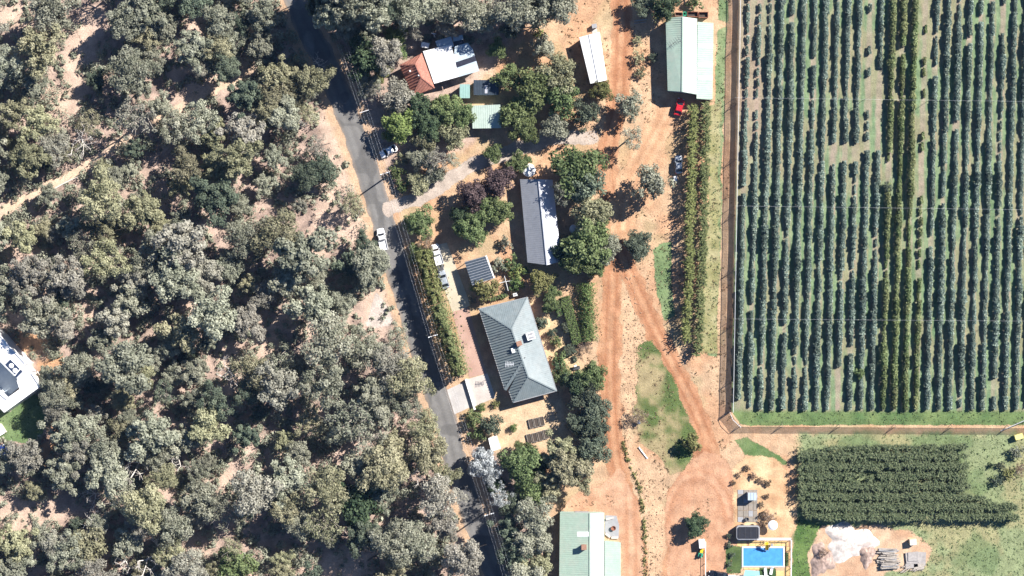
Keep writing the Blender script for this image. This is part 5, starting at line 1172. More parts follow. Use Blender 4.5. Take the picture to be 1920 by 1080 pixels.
tr_(1005, 965, 30, 'gum', 'gum', 'grey gum left of the bottom green shed, upper', hs=.85); tr_(1000, 1010, 30, 'gum', 'gum', 'grey gum left of the bottom green shed, middle', hs=.85); tr_(1005, 1055, 30, 'gum', 'gum_olive', 'olive gum left of the bottom green shed, lowest', hs=.85); tr_(955, 990, 28, 'gum', 'gum_dark', 'dark gum below the bottom power pole', hs=.85); tr_(965, 1040, 30, 'gum', 'gum_dark', 'dark gum at the bottom edge left of the green shed', hs=.85); tr_(985, 1090, 32, 'gum', 'gum', 'grey gum cut by the bottom edge left of the shed', hs=.85)
tr_(888, 785, 15, 'ball', 'green', 'rounded shrub nearest the road below the white pad', 'shrub', 'shrub'); tr_(922, 796, 19, 'ball', 'gum_dark', 'round dark clipped bush above the garden shed', 'shrub', 'shrub'); tr_(902, 764, 8, 'ball', 'hedge', 'tiny ball bush at the end of the white wall', 'shrub', 'shrub'); tr_(897, 812, 16, 'bush', 'green', 'green shrub left of the little garden shed', 'shrub', 'shrub'); tr_(963, 802, 7, 'ball', 'hedge', 'small lone bush in the lower yard', 'shrub', 'shrub'); tr_(930, 757, 8, 'bush', 'olive', 'low shrub beside the end of the white pad', 'shrub', 'shrub')
# roadside hedge of the grey house: tree and run of shrubs
tr_(788, 418, 27, 'dense', 'green', 'dense green tree at the top of the roadside hedge', hs=.9); tr_(800, 455, 17, 'thin', 'dry', 'dry pinkish brown shrub in the roadside hedge', 'shrub', 'shrub', .8); tr_(786, 475, 18, 'broad', 'green', 'green roadside tree beside the cream drive', hs=.9)
# lone trees on the tracks and right
tr_(1296, 830, 17, 'ball', 'olive', 'yellow-green bush standing alone on the central grass', 'shrub', 'shrub', 1.1); tr_(1306, 984, 22, 'dense', 'dark', 'dark round tree standing alone beside the turning area', hs=.75); tr_(1195, 780, 18, 'thin', 'dry', 'dry leafless shrub on the central grass', 'shrub', 'shrub', .4)
tr_(1878, 872, 8, 'bush', 'gum_dark', 'dark shrub at the right edge beside the maize, upper', 'shrub', 'shrub'); tr_(1870, 903, 11, 'bush', 'gum_dark', 'dark shrub at the right edge beside the maize, lower', 'shrub', 'shrub'); tr_(1905, 848, 13, 'bush', 'gum', 'grey-green shrub below the pale yellow bin', 'shrub', 'shrub'); tr_(1892, 888, 12, 'bush', 'olive', 'olive shrub between the dark shrubs at the right edge', 'shrub', 'shrub'); tr_(1915, 880, 12, 'thin', 'dry', 'dry shrub cut by the right edge', 'shrub', 'shrub', .4); tr_(1858, 872, 6, 'bush', 'dark', 'smallest dark shrub on the pasture beside the maize', 'shrub', 'shrub')
tr_(1443, 970, 13, 'thin', 'dry', 'brown dry shrub above the garden umbrella', 'shrub', 'shrub', .4); tr_(1545, 1035, 10, 'thin', 'dry', 'dry pruning clump on the white sand edge', 'shrub', 'shrub', .4)
for i, (x, y) in enumerate(((1385, 890), (1400, 878), (1412, 892), (1375, 905), (1425, 900), (1440, 905), (1438, 930), (1428, 945), (1432, 965), (1426, 985))):
    tr_(x, y, 5+i % 3, 'bush', 'dry', 'dry brown tuft %s' % ['left of the pale patch above the paved slab', 'topmost above the paved slab', 'directly above the paved slab corner', 'at the track edge above the paved slab', 'right above the glazed hut', 'on the pale earth facing the maize, upper', 'beside the upper end of the paved slab', 'beside the middle of the paved slab', 'beside the lower end of the paved slab', 'between the covered trailer and umbrella'][i], 'dry_tuft', 'tuft')
for i, (x, y) in enumerate(((1366, 1005), (1368, 1022), (1372, 1040), (1368, 1058))):
    tr_(x, y, 6, 'bush', 'gum_dark', ['first', 'second', 'third', 'fourth'][i]+' dark shrub down the line between track and pool', 'shrub', 'shrub')
for (x, y, r, proto, mat, label, name, cat, hs) in T:
    plant(name, label, cat, proto, x, y, r, mat, 'dry tufts around the paved slab' if name == 'dry_tuft' else None, hs)

# hedge runs (leafy boxes)
def hedge(name, label, line, wd, h, mat, size=.26, dens=26, seed=1, cat='hedge', clipped=True):
    r = np.random.default_rng(seed); W = [P(x, y, h*.8) for x, y in line]; base = Vector((W[0].x, W[0].y, 0))
    t = empty(name, base); tag(t, label, cat)
    Vs = []; tint = []
    st = MB()
    for a_, b_ in zip(W[:-1], W[1:]):
        d = (b_-a_); d.z = 0; Ln = d.length; e = d/Ln; nn = Vector((-e.y, e.x, 0)); n = int(Ln*wd*dens*(1.2 if clipped else 1.6))
        u = r.random(n)*Ln; f = r.random(n)
        if clipped:
            side = r.random(n); top = side < .5
            v = np.where(top, (r.random(n)-.5)*wd, np.sign(r.random(n)-.5)*wd/2); z = np.where(top, h, r.random(n)*h)
            v = v+r.normal(size=n)*.05; z = z+r.normal(size=n)*.07
            nr = np.where(top[:, None], np.array((0, 0, 1.))[None], np.sign(v)[:, None]*np.array(nn)[None])
            k_ = .45
        else:
            v = r.normal(size=n)*wd*.28; lump = .75+.5*vnoise(u*1.1+seed, v*1.3, seed); z = (h*lump)*(1-(np.abs(v)/(wd*.75))**2*.7)*(.35+.65*r.random(n)**.4)
            nr = np.stack([np.array(nn)[0]*v, np.array(nn)[1]*v, np.full(n, .8)], 1); k_ = .7
        p = np.array(a_)[None]*np.array((1, 1, 0))+np.array(e)[None]*u[:, None]+np.array(nn)[None]*v[:, None]; p[:, 2] = np.maximum(z, .1)
        nr = nr+r.normal(size=(n, 3))*k_; nr /= np.linalg.norm(nr, axis=1)[:, None]
        A_ = np.cross(nr, r.normal(size=(n, 3))); A_ /= np.linalg.norm(A_, axis=1)[:, None]; B_ = np.cross(nr, A_); s_ = size*(.6+.8*r.random(n))[:, None]
        Vs.append(np.stack([p-A_*s_*.7, p-B_*s_*.45, p+A_*s_*.7, p+B_*s_*.45], 1).reshape(-1, 3)); tint.append(np.clip(.5+.5*(vnoise(u*1.5, v*2, seed)-.5)+r.normal(size=n)*.2, 0, 1))
        q = 0
        while q < Ln: c_ = a_+e*q-base; st.tube([(c_.x, c_.y, 0), (c_.x+.1, c_.y, h*.8)], .05, 4); q += .9
        if clipped: st.bar(Vector((a_.x, a_.y, h*.46))-base, Vector((b_.x, b_.y, h*.46))-base, wd*.8, h*.9)
    V = np.concatenate(Vs)-np.array(base)[None]; F = np.arange(len(V)).reshape(-1, 4)
    me = mesh_data('foliage', V, F, M[mat]); a = me.attributes.new('tint', 'FLOAT', 'FACE'); a.data.foreach_set('value', np.concatenate(tint).astype(np.float32)); link('foliage', me, t)
    M.setdefault('hedge_core', plain('twiggy_core', (.05, .05, .03), .95, var=.3))
    st.build('stems', M['hedge_core'], t); return t
hedge('hedge', 'narrow clipped green hedge beside the garden of the grey house', [(1059, 556), (1083, 645)], 2.2, 1.8, 'hedge', .2, 70, seed=2)
hedge('hedge', 'broad bushy hedge between the clipped hedge and orange track', [(1098, 530), (1102, 580), (1104, 640)], 3.8, 2.4, 'hedge', .24, 60, 3, clipped=False)
for i, (x, y, lb) in enumerate(((1047, 584, 'uppermost square clipped bush in the garden'), (1060, 614, 'middle square clipped bush in the garden'), (1068, 655, 'largest square clipped bush in the garden'), (1078, 672, 'low flat clipped bush near the garden bench'))):
    hedge('clipped_bush', lb, [(x-3, y-9), (x+4, y+9)] if i < 3 else [(x-2, y-5), (x+2, y+6)], (1.3, 1.4, 2.3, .8)[i], (1.5, 1.8, 1.9, .7)[i], 'gum_dark' if i else 'hedge', .22, 40, 10+i, 'shrub')
hedge('hedge', 'loose roadside hedge beside the cream drive, upper run', [(787, 470), (801, 520), (816, 570)], 4.6, 5.6, 'olive', .32, 60, 21, clipped=False)
hedge('hedge', 'loose roadside hedge beside the paved forecourt, lower run', [(817, 572), (834, 620), (850, 668), (861, 704)], 4.6, 5.6, 'cane_olive', .32, 60, 22, clipped=False)
hedge('hedge', 'low hedge along the top wall of the grey house', [(918, 562), (952, 552)], .9, 1.0, 'hedge', .2, 40, 23)

# tall cane hedges and maize: arching blades
def blades(r, base, h, n, spread, width):
    """each plant: n arching strap leaves"""
    m = len(base); B = np.repeat(base, n, 0); Hh = np.repeat(h, n); k = len(B)
    a_ = r.random(k)*6.283; st = Hh*(.15+.75*r.random(k)); L_ = spread*(.6+.7*r.random(k)); w_ = width*(.7+.6*r.random(k))
    d = np.stack([np.cos(a_), np.sin(a_), np.zeros(k)], 1); s_ = np.stack([-np.sin(a_), np.cos(a_), np.zeros(k)], 1)
    p0 = B.copy(); p0[:, 2] = st; p1 = p0+d*L_[:, None]*.55; p1[:, 2] += L_*(.55+.3*r.random(k)); p2 = p0+d*L_[:, None]*1.15; p2[:, 2] += L_*(.1+.5*r.random(k))
    V = np.stack([p0-s_*w_[:, None]*.35, p0+s_*w_[:, None]*.35, p1+s_*w_[:, None]*.5, p1-s_*w_[:, None]*.5, p2+s_*w_[:, None]*.12, p2-s_*w_[:, None]*.12], 1).reshape(-1, 3)
    i0 = np.arange(k)*6; F = np.stack([np.stack([i0, i0+1, i0+2, i0+3], 1), np.stack([i0+3, i0+2, i0+4, i0+5], 1)], 1).reshape(-1, 4)
    t = np.clip(.5+r.normal(size=k)*.25, 0, 1); return V, F, np.repeat(t, 2)
def tint_mesh(name, V, F, tint, mat):
    me = mesh_data(name, V, F, mat); a = me.attributes.new('tint', 'FLOAT', 'FACE'); a.data.foreach_set('value', tint.astype(np.float32)); return me
def cane(label, line, wd, h, mat, seed):
    r = np.random.default_rng(seed); W = [P(x, y, h*.7) for x, y in line]; base0 = Vector((W[0].x, W[0].y, 0)); t = empty('cane_hedge', base0); tag(t, label, 'hedge', None)
    pts = []
    for a_, b_ in zip(W[:-1], W[1:]):
        Ln = (b_-a_).length; n = int(Ln*wd*5); u = r.random(n); v = np.clip(r.normal(size=n)*wd*.28, -wd*.6, wd*.6)
        pts.append(np.stack([a_.x+(b_.x-a_.x)*u+v, a_.y+(b_.y-a_.y)*u, np.zeros(n)], 1))
    B = np.concatenate(pts)-np.array(base0)[None]; hh = h*(.8+.35*r.random(len(B)))
    V, F, ti = blades(r, B, hh, 9, .75, .2); link('foliage', tint_mesh('foliage', V, F, ti, M[mat]), t)
    st = MB()
    for q in range(0, len(B), 3): st.tube([tuple(B[q]), (B[q][0]+.08, B[q][1]+.05, hh[q])], [.04, .02], 4)
    st.build('stems', M['bark_pale'], t)
cane('tall yellow-green cane hedge nearest the sandy approach', [(1300, 200), (1296, 350), (1292, 500), (1287, 640)], 1.5, 4.0, 'cane', 5)
cane('tall olive cane hedge on the fence side of its pair', [(1325, 190), (1321, 350), (1317, 500), (1309, 665)], 1.5, 3.3, 'cane_olive', 6)
r = np.random.default_rng(12)
MP = [(1499, 840), (1810, 834), (1816, 860), (1812, 895), (1822, 930), (1905, 944), (1906, 972), (1800, 974), (1640, 978), (1510, 972), (1496, 930)]
xs = r.uniform(1480, 1920, 16000); ys = r.uniform(820, 1000, 16000); ysnap = np.round(ys/19)*19+r.normal(size=16000)*3.7
d = sdist(MP, xs, ysnap)+10*(fbm(xs, ysnap, 20, 3, 8)-.5); keep = (d > 0) & (fbm(xs, ysnap*2.2, 24, 3, 18) > .27)
k_ = S*(CAMH-1.8)/CAMH
B = np.stack([(xs[keep]-960)*k_, (540-ysnap[keep])*k_, np.zeros(keep.sum())], 1)[:4300]
hh = 2.5*(.6+.8*fbm(B[:, 0], B[:, 1], 6, 3, 2)+.1*r.random(len(B)))
V, F, ti = blades(r, B, hh, 9, .62, .15)
o = link('maize_crop', tint_mesh('maize_crop', V, F, ti, M['maize'])); tag(o, 'dense block of tall maize below the crop field', 'crop', None, 'stuff')

# ------------------------------------------------------------------ crop rows
def bush_mesh(seed, Ln=2.8, wd=.92, h=1.08, n=460, mat='berry'):
    r = np.random.default_rng(seed); u = (r.random(n)-.5)*Ln; th = r.random(n)*math.pi; rad = .35+.65*r.random(n)**.5
    lump = .8+.4*vnoise(u*1.6+seed*3, u*0, seed)
    v = np.cos(th)*wd*.62*rad*lump; z = h*.35+np.sin(th)*h*.65*rad*lump
    p = np.stack([v, u, z], 1); nr = np.stack([np.cos(th), r.normal(size=n)*.3, np.sin(th)], 1)+r.normal(size=(n, 3))*.55; nr /= np.linalg.norm(nr, axis=1)[:, None]
    A_ = np.cross(nr, r.normal(size=(n, 3))); A_ /= np.linalg.norm(A_, axis=1)[:, None]; B_ = np.cross(nr, A_); s_ = .28*(.6+.8*r.random(n))[:, None]
    V = np.stack([p-A_*s_*.7, p-B_*s_*.45, p+A_*s_*.7, p+B_*s_*.45], 1).reshape(-1, 3); F = np.arange(len(V)).reshape(-1, 4)
    return tint_mesh('bush', V, F, np.clip(.45+.6*(vnoise(u*2, v*3, seed)-.5)+r.normal(size=n)*.3, 0, 1), M[mat])
BM = [bush_mesh(s_) for s_ in range(6)]
BS = [bush_mesh(s_+20, 1.7, .7, .85, 150) for s_ in range(4)]
BT = [bush_mesh(s_+40, 2.8, 1.05, 1.45, 500) for s_ in range(4)]
ordn = ['first', 'second', 'third', 'fourth', 'fifth', 'sixth', 'seventh', 'eighth', 'ninth', 'tenth', 'eleventh', 'twelfth', 'thirteenth', 'fourteenth', 'fifteenth', 'sixteenth', 'seventeenth', 'eighteenth', 'nineteenth', 'twentieth', 'twenty-first', 'twenty-second', 'twenty-third', 'twenty-fourth', 'twenty-fifth', 'twenty-sixth', 'twenty-seventh', 'twenty-eighth', 'twenty-ninth']
rr = random.Random(17)
for k in range(28):
    x0 = ROW_X0+ROW_DX*k
    if x0-ROW_TILT*0 > 1985: break
    olive = 13 <= k <= 16; desc = 'taller olive-yellow' if olive else ('thin reddish-soiled' if k < 2 else 'blue-green')
    t = empty('crop_row', P(x0, 0)); tag(t, '%s row of %s berry bushes counting from the tall windbreak' % (ordn[k], desc), 'crop row', 'rows of berry bushes in the field')
    y = -75.0
    nb = 0
    while y < 762:
        step = 20.0; x = x0+ROW_TILT*y
        f = float(fbm(np.array([x*1.0]), np.array([y*1.0]), 55, 3, 60+k)[0])
        skip = rr.random() < .022 or (k == 11 and y < 285 and rr.random() < .7) or (k == 12 and 108 < y < 285) or (k in (8, 9, 10) and 246 < y < 290) or (k == 13 and 312 < y < 345) or (k == 9 and y > 680 and rr.random() < .8) or (k == 16 and y < 470 and rr.random() < .5) or (k == 23 and 0 < y < 60)
        small = (f < .345 and rr.random() < .6) or (k in (0, 1) and rr.random() < .75 and y < 260) or (k == 11 and y < 285) or (k == 16 and y < 500) or (k > 22 and rr.random() < .08)
        if not skip:
            me = rr.choice(BS if small else (BT if olive and k != 16 else BM))
            p = P(x+rr.uniform(-1, 1), y+step*.5, 0); o = link('bush', me, t, p-t.location)
            o.rotation_euler.z = rr.uniform(-.06, .06)+(math.pi if rr.random() < .5 else 0)
            sc_ = rr.uniform(.9, 1.1)*(.95+.9*(f-.47)); o.scale = (sc_, rr.uniform(1.0, 1.18), sc_*rr.uniform(.85, 1.15)); nb += 1
            if olive:
                o.material_slots[0].link = 'OBJECT'; o.material_slots[0].material = M['berry_olive'] if rr.random() < (.7 if y < 420 else .35) else M['green']
        y += step
tr2 = [(1672, 118, 9, 'dense', 'berry_olive'), (1612, 700, 9, 'broad', 'green'), (1664, 350, 9, 'broad', 'gum_dark')]
for (x, y, r_, pr, m_), lb in zip(tr2, ('taller dark bush standing out of the olive crop rows', 'lone dark bush in a gap low in the crop rows', 'tall bush beside a bare gap in the crop rows')): plant('shrub', lb, 'shrub', 'ball', x, y, r_, m_, None, 1.0)

# ------------------------------------------------------------------ the bush : forest trees
fr = random.Random(101)
FOREST = [(-90, -90), (1060, -90), (1075, 10), (1010, 35), (930, 70), (860, 60), (760, 50), (690, 70), (640, 90), (600, 130), (640, 260), (680, 400), (735, 520), (765, 600), (800, 720), (835, 810), (845, 870), (875, 950), (905, 1060), (930, 1170), (-90, 1170)]
road_top = [(505, -100), (590, -100), (598, 60), (620, 100), (600, 128), (560, 90), (520, 60)]
house_zone = [(-100, 560), (10, 615), (80, 715), (20, 785), (-100, 760)]
key = [  # crowns one can pick out: x, y, r, kind, leaf
 (98, 22, 32, 'gum', 'gum'), (75, 90, 34, 'gum', 'gum_olive'), (20, 122, 30, 'gum', 'gum'), (60, 165, 28, 'gum', 'gum'), (25, 215, 26, 'gum', 'gum_olive'), (70, 232, 28, 'gum', 'gum_olive'), (268, 14, 34, 'gum', 'gum'), (268, 60, 27, 'gum', 'gum_olive'), (305, 50, 24, 'gum', 'gum'), (247, 132, 32, 'gum', 'gum'), (277, 108, 22, 'gum', 'gum'), (258, 165, 20, 'gum', 'gum'), (366, 88, 31, 'gum', 'gum'), (396, 126, 18, 'gum', 'gum'), (426, 128, 20, 'gum', 'gum_dark'), (438, 75, 22, 'gum', 'gum'), (425, 10, 20, 'gum', 'gum'), (458, 38, 20, 'gum', 'gum_dark'), (250, 222, 34, 'thin', 'gum_pale'), (332, 240, 30, 'gum', 'gum'), (382, 225, 28, 'gum', 'gum'), (455, 178, 28, 'gum', 'gum_dark'), (460, 250, 34, 'gum', 'gum_pale'),
 (492, 28, 26, 'gum', 'gum'), (488, 86, 22, 'gum', 'gum'), (620, 22, 28, 'gum', 'gum'), (656, 18, 30, 'gum', 'gum'), (650, 46, 28, 'gum', 'gum'), (700, 20, 30, 'gum', 'gum'), (690, 52, 22, 'gum', 'gum'), (740, 14, 28, 'gum', 'gum_dark'), (772, 18, 28, 'gum', 'gum'), (805, 12, 26, 'gum', 'gum'), (838, 16, 24, 'gum', 'gum'), (872, 18, 30, 'gum', 'gum'), (900, 34, 28, 'gum', 'gum'), (935, 22, 26, 'thin', 'gum_pale'), (975, 16, 32, 'gum', 'gum'), (1010, 14, 28, 'gum', 'gum_dark'), (1045, 8, 30, 'gum', 'gum'), (960, 48, 20, 'gum', 'gum_dark'),
 (512, 140, 26, 'gum', 'gum_olive'), (542, 142, 25, 'gum', 'gum_olive'), (586, 150, 28, 'gum', 'gum_olive'), (512, 174, 25, 'gum', 'gum_olive'), (552, 182, 22, 'gum', 'gum_olive'), (502, 212, 25, 'gum', 'gum_olive'), (534, 216, 25, 'gum', 'gum'), (575, 215, 20, 'thin', 'gum_olive'), (600, 318, 26, 'dense', 'gum_dark'), (572, 330, 20, 'gum', 'gum_dark'), (655, 378, 22, 'thin', 'gum_olive'), (668, 392, 15, 'thin', 'gum_olive'),
 (684, 462, 19, 'gum', 'gum_dark'), (704, 486, 22, 'gum', 'gum'), (690, 500, 26, 'gum', 'gum'), (660, 495, 24, 'gum', 'gum_dark'), (745, 632, 22, 'thin', 'gum'), (735, 690, 30, 'gum', 'gum_pale'), (770, 710, 30, 'gum', 'gum_olive'), (700, 745, 36, 'gum', 'gum'), (760, 752, 28, 'gum', 'gum'), (796, 800, 24, 'gum', 'gum_olive'), (800, 850, 27, 'gum', 'gum_olive'), (670, 945, 40, 'broad', 'dark'), (720, 880, 34, 'gum', 'gum_olive'), (620, 640, 38, 'gum', 'gum'), (605, 720, 38, 'gum', 'gum'), (525, 725, 34, 'gum', 'gum_pale'), (545, 900, 36, 'gum', 'gum'), (610, 920, 34, 'gum', 'gum_olive'), (535, 955, 26, 'gum', 'gum_olive'), (826, 930, 29, 'gum', 'gum_pale'), (832, 985, 30, 'gum', 'gum_pale'), (868, 1050, 30, 'gum', 'gum_pale'), (830, 890, 22, 'gum', 'gum_olive'), (165, 1022, 33, 'broad', 'gum_olive'), (30, 1020, 30, 'gum', 'gum_olive'), (80, 1005, 24, 'gum', 'gum'), (120, 885, 30, 'gum', 'gum'), (290, 860, 22, 'gum', 'gum'), (270, 950, 32, 'gum', 'gum_olive'), (75, 590, 34, 'gum', 'gum'), (340, 620, 32, 'gum', 'gum_olive'), (190, 640, 22, 'gum', 'gum'), (120, 810, 30, 'gum', 'gum'), (440, 1060, 30, 'broad', 'green'), (180, 150, 16, 'gum', 'gum_dark'), (570, 480, 44, 'gum', 'gum'), (545, 520, 34, 'gum', 'gum')]
key += [(640, -28, 34, 'gum', 'gum'), (604, -45, 30, 'gum', 'gum'), (668, -62, 34, 'gum', 'gum'), (700, -30, 32, 'gum', 'gum'), (598, 12, 20, 'gum', 'gum_dark'), (108, 742, 22, 'gum', 'gum'), (96, 716, 16, 'gum', 'gum'), (85, 700, 14, 'gum', 'gum'), (128, 720, 22, 'gum', 'gum_olive')]  # gums added to shade the road top (some unseen) and the lawn
placed = [(x, y, r_, p_, m_) for x, y, r_, p_, m_ in key]
cx = np.array([fr.uniform(-85, 1080) for _ in range(14000)]); cy = np.array([fr.uniform(-85, 1165) for _ in range(14000)])
inF = sdist(FOREST, cx, cy); dr = ldist(ROAD, cx, cy); dt = ldist(TRAIL, cx, cy); dl = sdist(LAWN_W, cx, cy); dh = sdist(house_zone, cx, cy); dtop = sdist(road_top, cx, cy)
dc = np.max(np.stack([sdist(q, cx, cy) for q in CLEAR]), 0)
dens = fbm(cx, cy, 130, 3, 55)
for i in range(len(cx)):
    if len(placed) >= 318: break
    r_ = fr.choice([14, 17, 19, 22, 24, 26, 28, 31, 34, 38])
    x, y = cx[i], cy[i]
    if inF[i] < r_*.2 or dr[i] < 26+r_*.55 or dt[i] < 6+r_*.35 or dl[i] > -r_*.6 or dh[i] > -r_*.7 or dc[i] > -r_*.45 or dtop[i] > -r_*.6: continue
    open_nw = (x < 230 and y < 260)
    f = (.80 if not open_nw else 1.4)*(1.25-.5*dens[i])
    ok = True
    for (px, py, pr, _, _) in placed:
        if (px-x)**2+(py-y)**2 < ((pr+r_)*f*.86)**2: ok = False; break
    if ok:
        u = fr.random(); m_ = 'gum' if u < .52 else 'gum_olive' if u < .76 else 'gum_pale' if u < .88 else 'gum_dark'
        placed.append((x, y, r_, 'thin' if (fr.random() < (.3 if open_nw else .12)) else 'gum', m_))
LM = [((60, 690), 'beside the white flat-roofed house'), ((420, 160), 'along the upper end of the sandy trail'), ((90, 350), 'along the lower end of the sandy trail'), ((150, 110), 'around the pink clearing at the upper corner'), ((550, 30), 'beside the shaded top of the road'), ((760, 10), 'above the terracotta roofed house'), ((960, 10), 'at the top edge left of the white shed'), ((620, 300), 'beside the sandy roadside strip'), ((640, 440), 'around the sandy loop beside the road'), ((706, 578), 'around the pale gravel pull-in'), ((502, 640), 'around the sandy patch in mid bush'), ((326, 798), 'around the small bare patch in lower bush'), ((45, 968), 'around the sandy clearing at the lower corner'), ((655, 1056), 'around the sandy clearing at the bottom edge'), ((820, 820), 'hanging over the lower road'), ((300, 470), 'in the thick middle of the bush'), ((240, 1020), 'near the white dead trees at the bottom'), ((870, 1020), 'hanging over the road at the bottom edge'), ((200, 700), 'in the bush behind the white house lawn'), ((450, 950), 'in the lower bush below the bare patches')]
kd = {'gum': 'grey-green', 'gum_olive': 'olive-green', 'gum_pale': 'pale cream-green', 'gum_dark': 'dark green', 'dark': 'deep green', 'green': 'bright green'}
# grey-green gums largest first share the common label of their patch
groups = {}
for (x, y, r_, p_, m_) in placed:
    lm = min(LM, key=lambda l: (l[0][0]-x)**2+(l[0][1]-y)**2)[1]
    sz = 'large ' if r_ >= 32 else ('small ' if r_ <= 22 else 'medium ')
    sp = 'thin-crowned ' if p_ == 'thin' else ('dense ' if p_ in ('broad', 'dense') else '')
    groups.setdefault('%s%s%s gum %s' % (sz, sp, kd[m_], lm), []).append((x, y, r_, p_, m_))
for lb, mem in groups.items():
    mem.sort(key=lambda q: q[1]); nn_ = len(mem)
    for q_, (x, y, r_, p_, m_) in enumerate(mem):
        suf = '' if nn_ == 1 else ', ' + ('uppermost' if q_ == 0 else 'lowest' if q_ == nn_-1 else ordn[q_]+' from top')
        plant('gum_tree', lb+suf, 'gum tree', p_, x, y, r_, m_, 'gum trees of the bush', (1.5 if (590 < x < 715 and y < 40) else fr.uniform(.72, .95)) if p_ in ('gum', 'thin') else .9)
print('forest trees', len(placed))

# dead white trees
DT = [dead_tree(s_) for s_ in range(5)]
for i, (x, y, sc_, lb) in enumerate(((252, 868, 1.1, 'largest white dead tree, beside a long trunk shadow'), (325, 862, .9, 'white dead tree right of the largest dead tree, lower'), (335, 840, .6, 'small white dead crown above another dead tree'), (180, 930, .8, 'slender white dead tree above the domed gum'), (156, 972, 1.0, 'many-branched white dead tree above the domed gum'), (268, 1052, 1.0, 'twisted white dead tree at the bottom edge'), (228, 1058, .8, 'white dead tree at the bottom edge, left of the twisted one'), (290, 1030, .7, 'small dead tree beside the twisted dead tree'), (66, 1030, .8, 'pale dead tree among gums in the lower corner'), (138, 250, 1.0, 'grey dead tree below the pink clearing'), (130, 268, .8, 'white dead branch crown at the foot of the pink clearing'), (425, 705, 1.1, 'pale dead tree in the middle bush'), (275, 522, .9, 'grey dead tree in the thick middle of the bush'), (455, 235, .9, 'white dead branches beside the upper trail'), (585, 112, .6, 'thin white dead branch over the shaded road'), (775, 888, .8, 'white dead branches near the lower road'), (560, 230, .7, 'white dead stem above the roadside strip'), (330, 960, .6, 'small pale dead crown in the lower bush'))):
    H = 9*sc_; p = P(x, y, H*.7); p.z = 0
    t = empty('dead_tree', p, i*1.3); t.scale = (sc_,)*3; tag(t, lb, 'dead tree', 'white dead trees in the bush'); link('branches', DT[i % 5], t)

# fallen logs
for i, (x, y, a_, L_, lb) in enumerate(((690, 655, 65, 4.0, 'pale fallen log below the gravel pull-in'), (688, 668, 70, 3.0, 'short pale log end below the gravel pull-in'), (20, 48, 30, 5.0, 'dark fallen log in the upper corner'), (120, 345, 28, 9.0, 'long pale log lying along the sandy trail'), (240, 205, 30, 4.0, 'dark fallen log below the pink clearing'), (560, 500, 30, 5.0, 'fallen log beside the sandy loop'), (775, 975, -55, 4.5, 'dark fallen log near the lower road'), (700, 1045, 30, 3.0, 'thin fallen log on the sandy clearing at the bottom'))):
    t = empty('fallen_log', P(x, y), math.radians(a_)); tag(t, lb, 'log')
    MB().tube([(-L_/2, 0, .18), (0, .12, .2), (L_/2, -.1, .15)], [.2, .17, .1], 7).build('stem', M['bark_white'] if 'pale' in lb else M['bark'], t)
    MB().tube([(L_*.1, .1, .2), (L_*.3, .7, .3), (L_*.4, 1.0, .25)], [.09, .07, .04], 5).build('branch', M['bark_pale'], t)

# ------------------------------------------------------------------ ground cover: undergrowth, grass, stones
def scatter(name, label, n, bbox, keepf, size, count, mat, seed, hgt=.3, kind='stuff'):
    r = np.random.default_rng(seed); x = r.uniform(bbox[0], bbox[2], n); y = r.uniform(bbox[1], bbox[3], n); k_ = keepf(x, y, r); x = x[k_]; y = y[k_]; m = len(x)
    c_ = np.stack([(x-960)*S, (540-y)*S, np.full(m, hgt*.5)], 1); sz = size*(.5+r.random(m)**2*1.3)
    B = np.repeat(c_, count, 0); s0 = np.repeat(sz, count)[:, None]; k = len(B)
    d = r.normal(size=(k, 3))*np.array((1, 1, .55)); p = B+d*s0*.55; p[:, 2] = np.abs(p[:, 2])
    nr = d+np.array((0, 0, .8))+r.normal(size=(k, 3))*.5; nr /= np.linalg.norm(nr, axis=1)[:, None]
    A_ = np.cross(nr, r.normal(size=(k, 3))); A_ /= np.linalg.norm(A_, axis=1)[:, None]; B_ = np.cross(nr, A_); q = s0*.55*(.6+.6*r.random(k))[:, None]
    V = np.stack([p-A_*q, p-B_*q*.6, p+A_*q, p+B_*q*.6], 1).reshape(-1, 3); F = np.arange(len(V)).reshape(-1, 4)
    o = link(name, tint_mesh(name, V, F, np.clip(.5+r.normal(size=k)*.3, 0, 1), M[mat])); return tag(o, label, None, None, kind)
def in_forest(x, y, r):
    return (sdist(FOREST, x, y) > -20) & (ldist(ROAD, x, y) > 30) & (ldist(TRAIL, x, y) > 8) & (sdist(LAWN_W, x, y) < -4) & (sdist(house_zone, x, y) < -3) & (fbm(x, y, 60, 3, 90) > .33) & ((np.max(np.stack([sdist(q, x, y) for q in CLEAR]), 0) < -2) | (r.random(len(x)) < .25))
scatter('undergrowth', 'low grey-green and dry undergrowth scattered over the bush floor', 7000, (-90, -90, 930, 1170), in_forest, .62, 22, 'gum', 4, .5)
def shrub_layer(seed, n):
    r = np.random.default_rng(seed); x = r.uniform(-90, 930, n); y = r.uniform(-90, 1170, n); k_ = in_forest(x, y, r); x = x[k_]; y = y[k_]; m = len(x)
    rad = .5+1.5*r.random(m)**1.6; cs = [np.array(((a_-960)*S, (540-b_)*S, q*.8)) for a_, b_, q in zip(x, y, rad)]
    V, F, ti = leaf_cloud(r, cs, rad, [int(36+60*q) for q in rad], .25, .4, .8, .3); V[:, 2] = np.abs(V[:, 2])
    o = link('understorey', tint_mesh('understorey', V, F, ti, M['gum'])); tag(o, 'low grey-green scrub filling between the gum trees', None, None, 'stuff')
shrub_layer(44, 4000)
scatter('leaf_litter', 'brown sticks and dry litter on the bush floor', 9000, (-90, -90, 930, 1170), in_forest, .22, 5, 'dry', 5, .1)
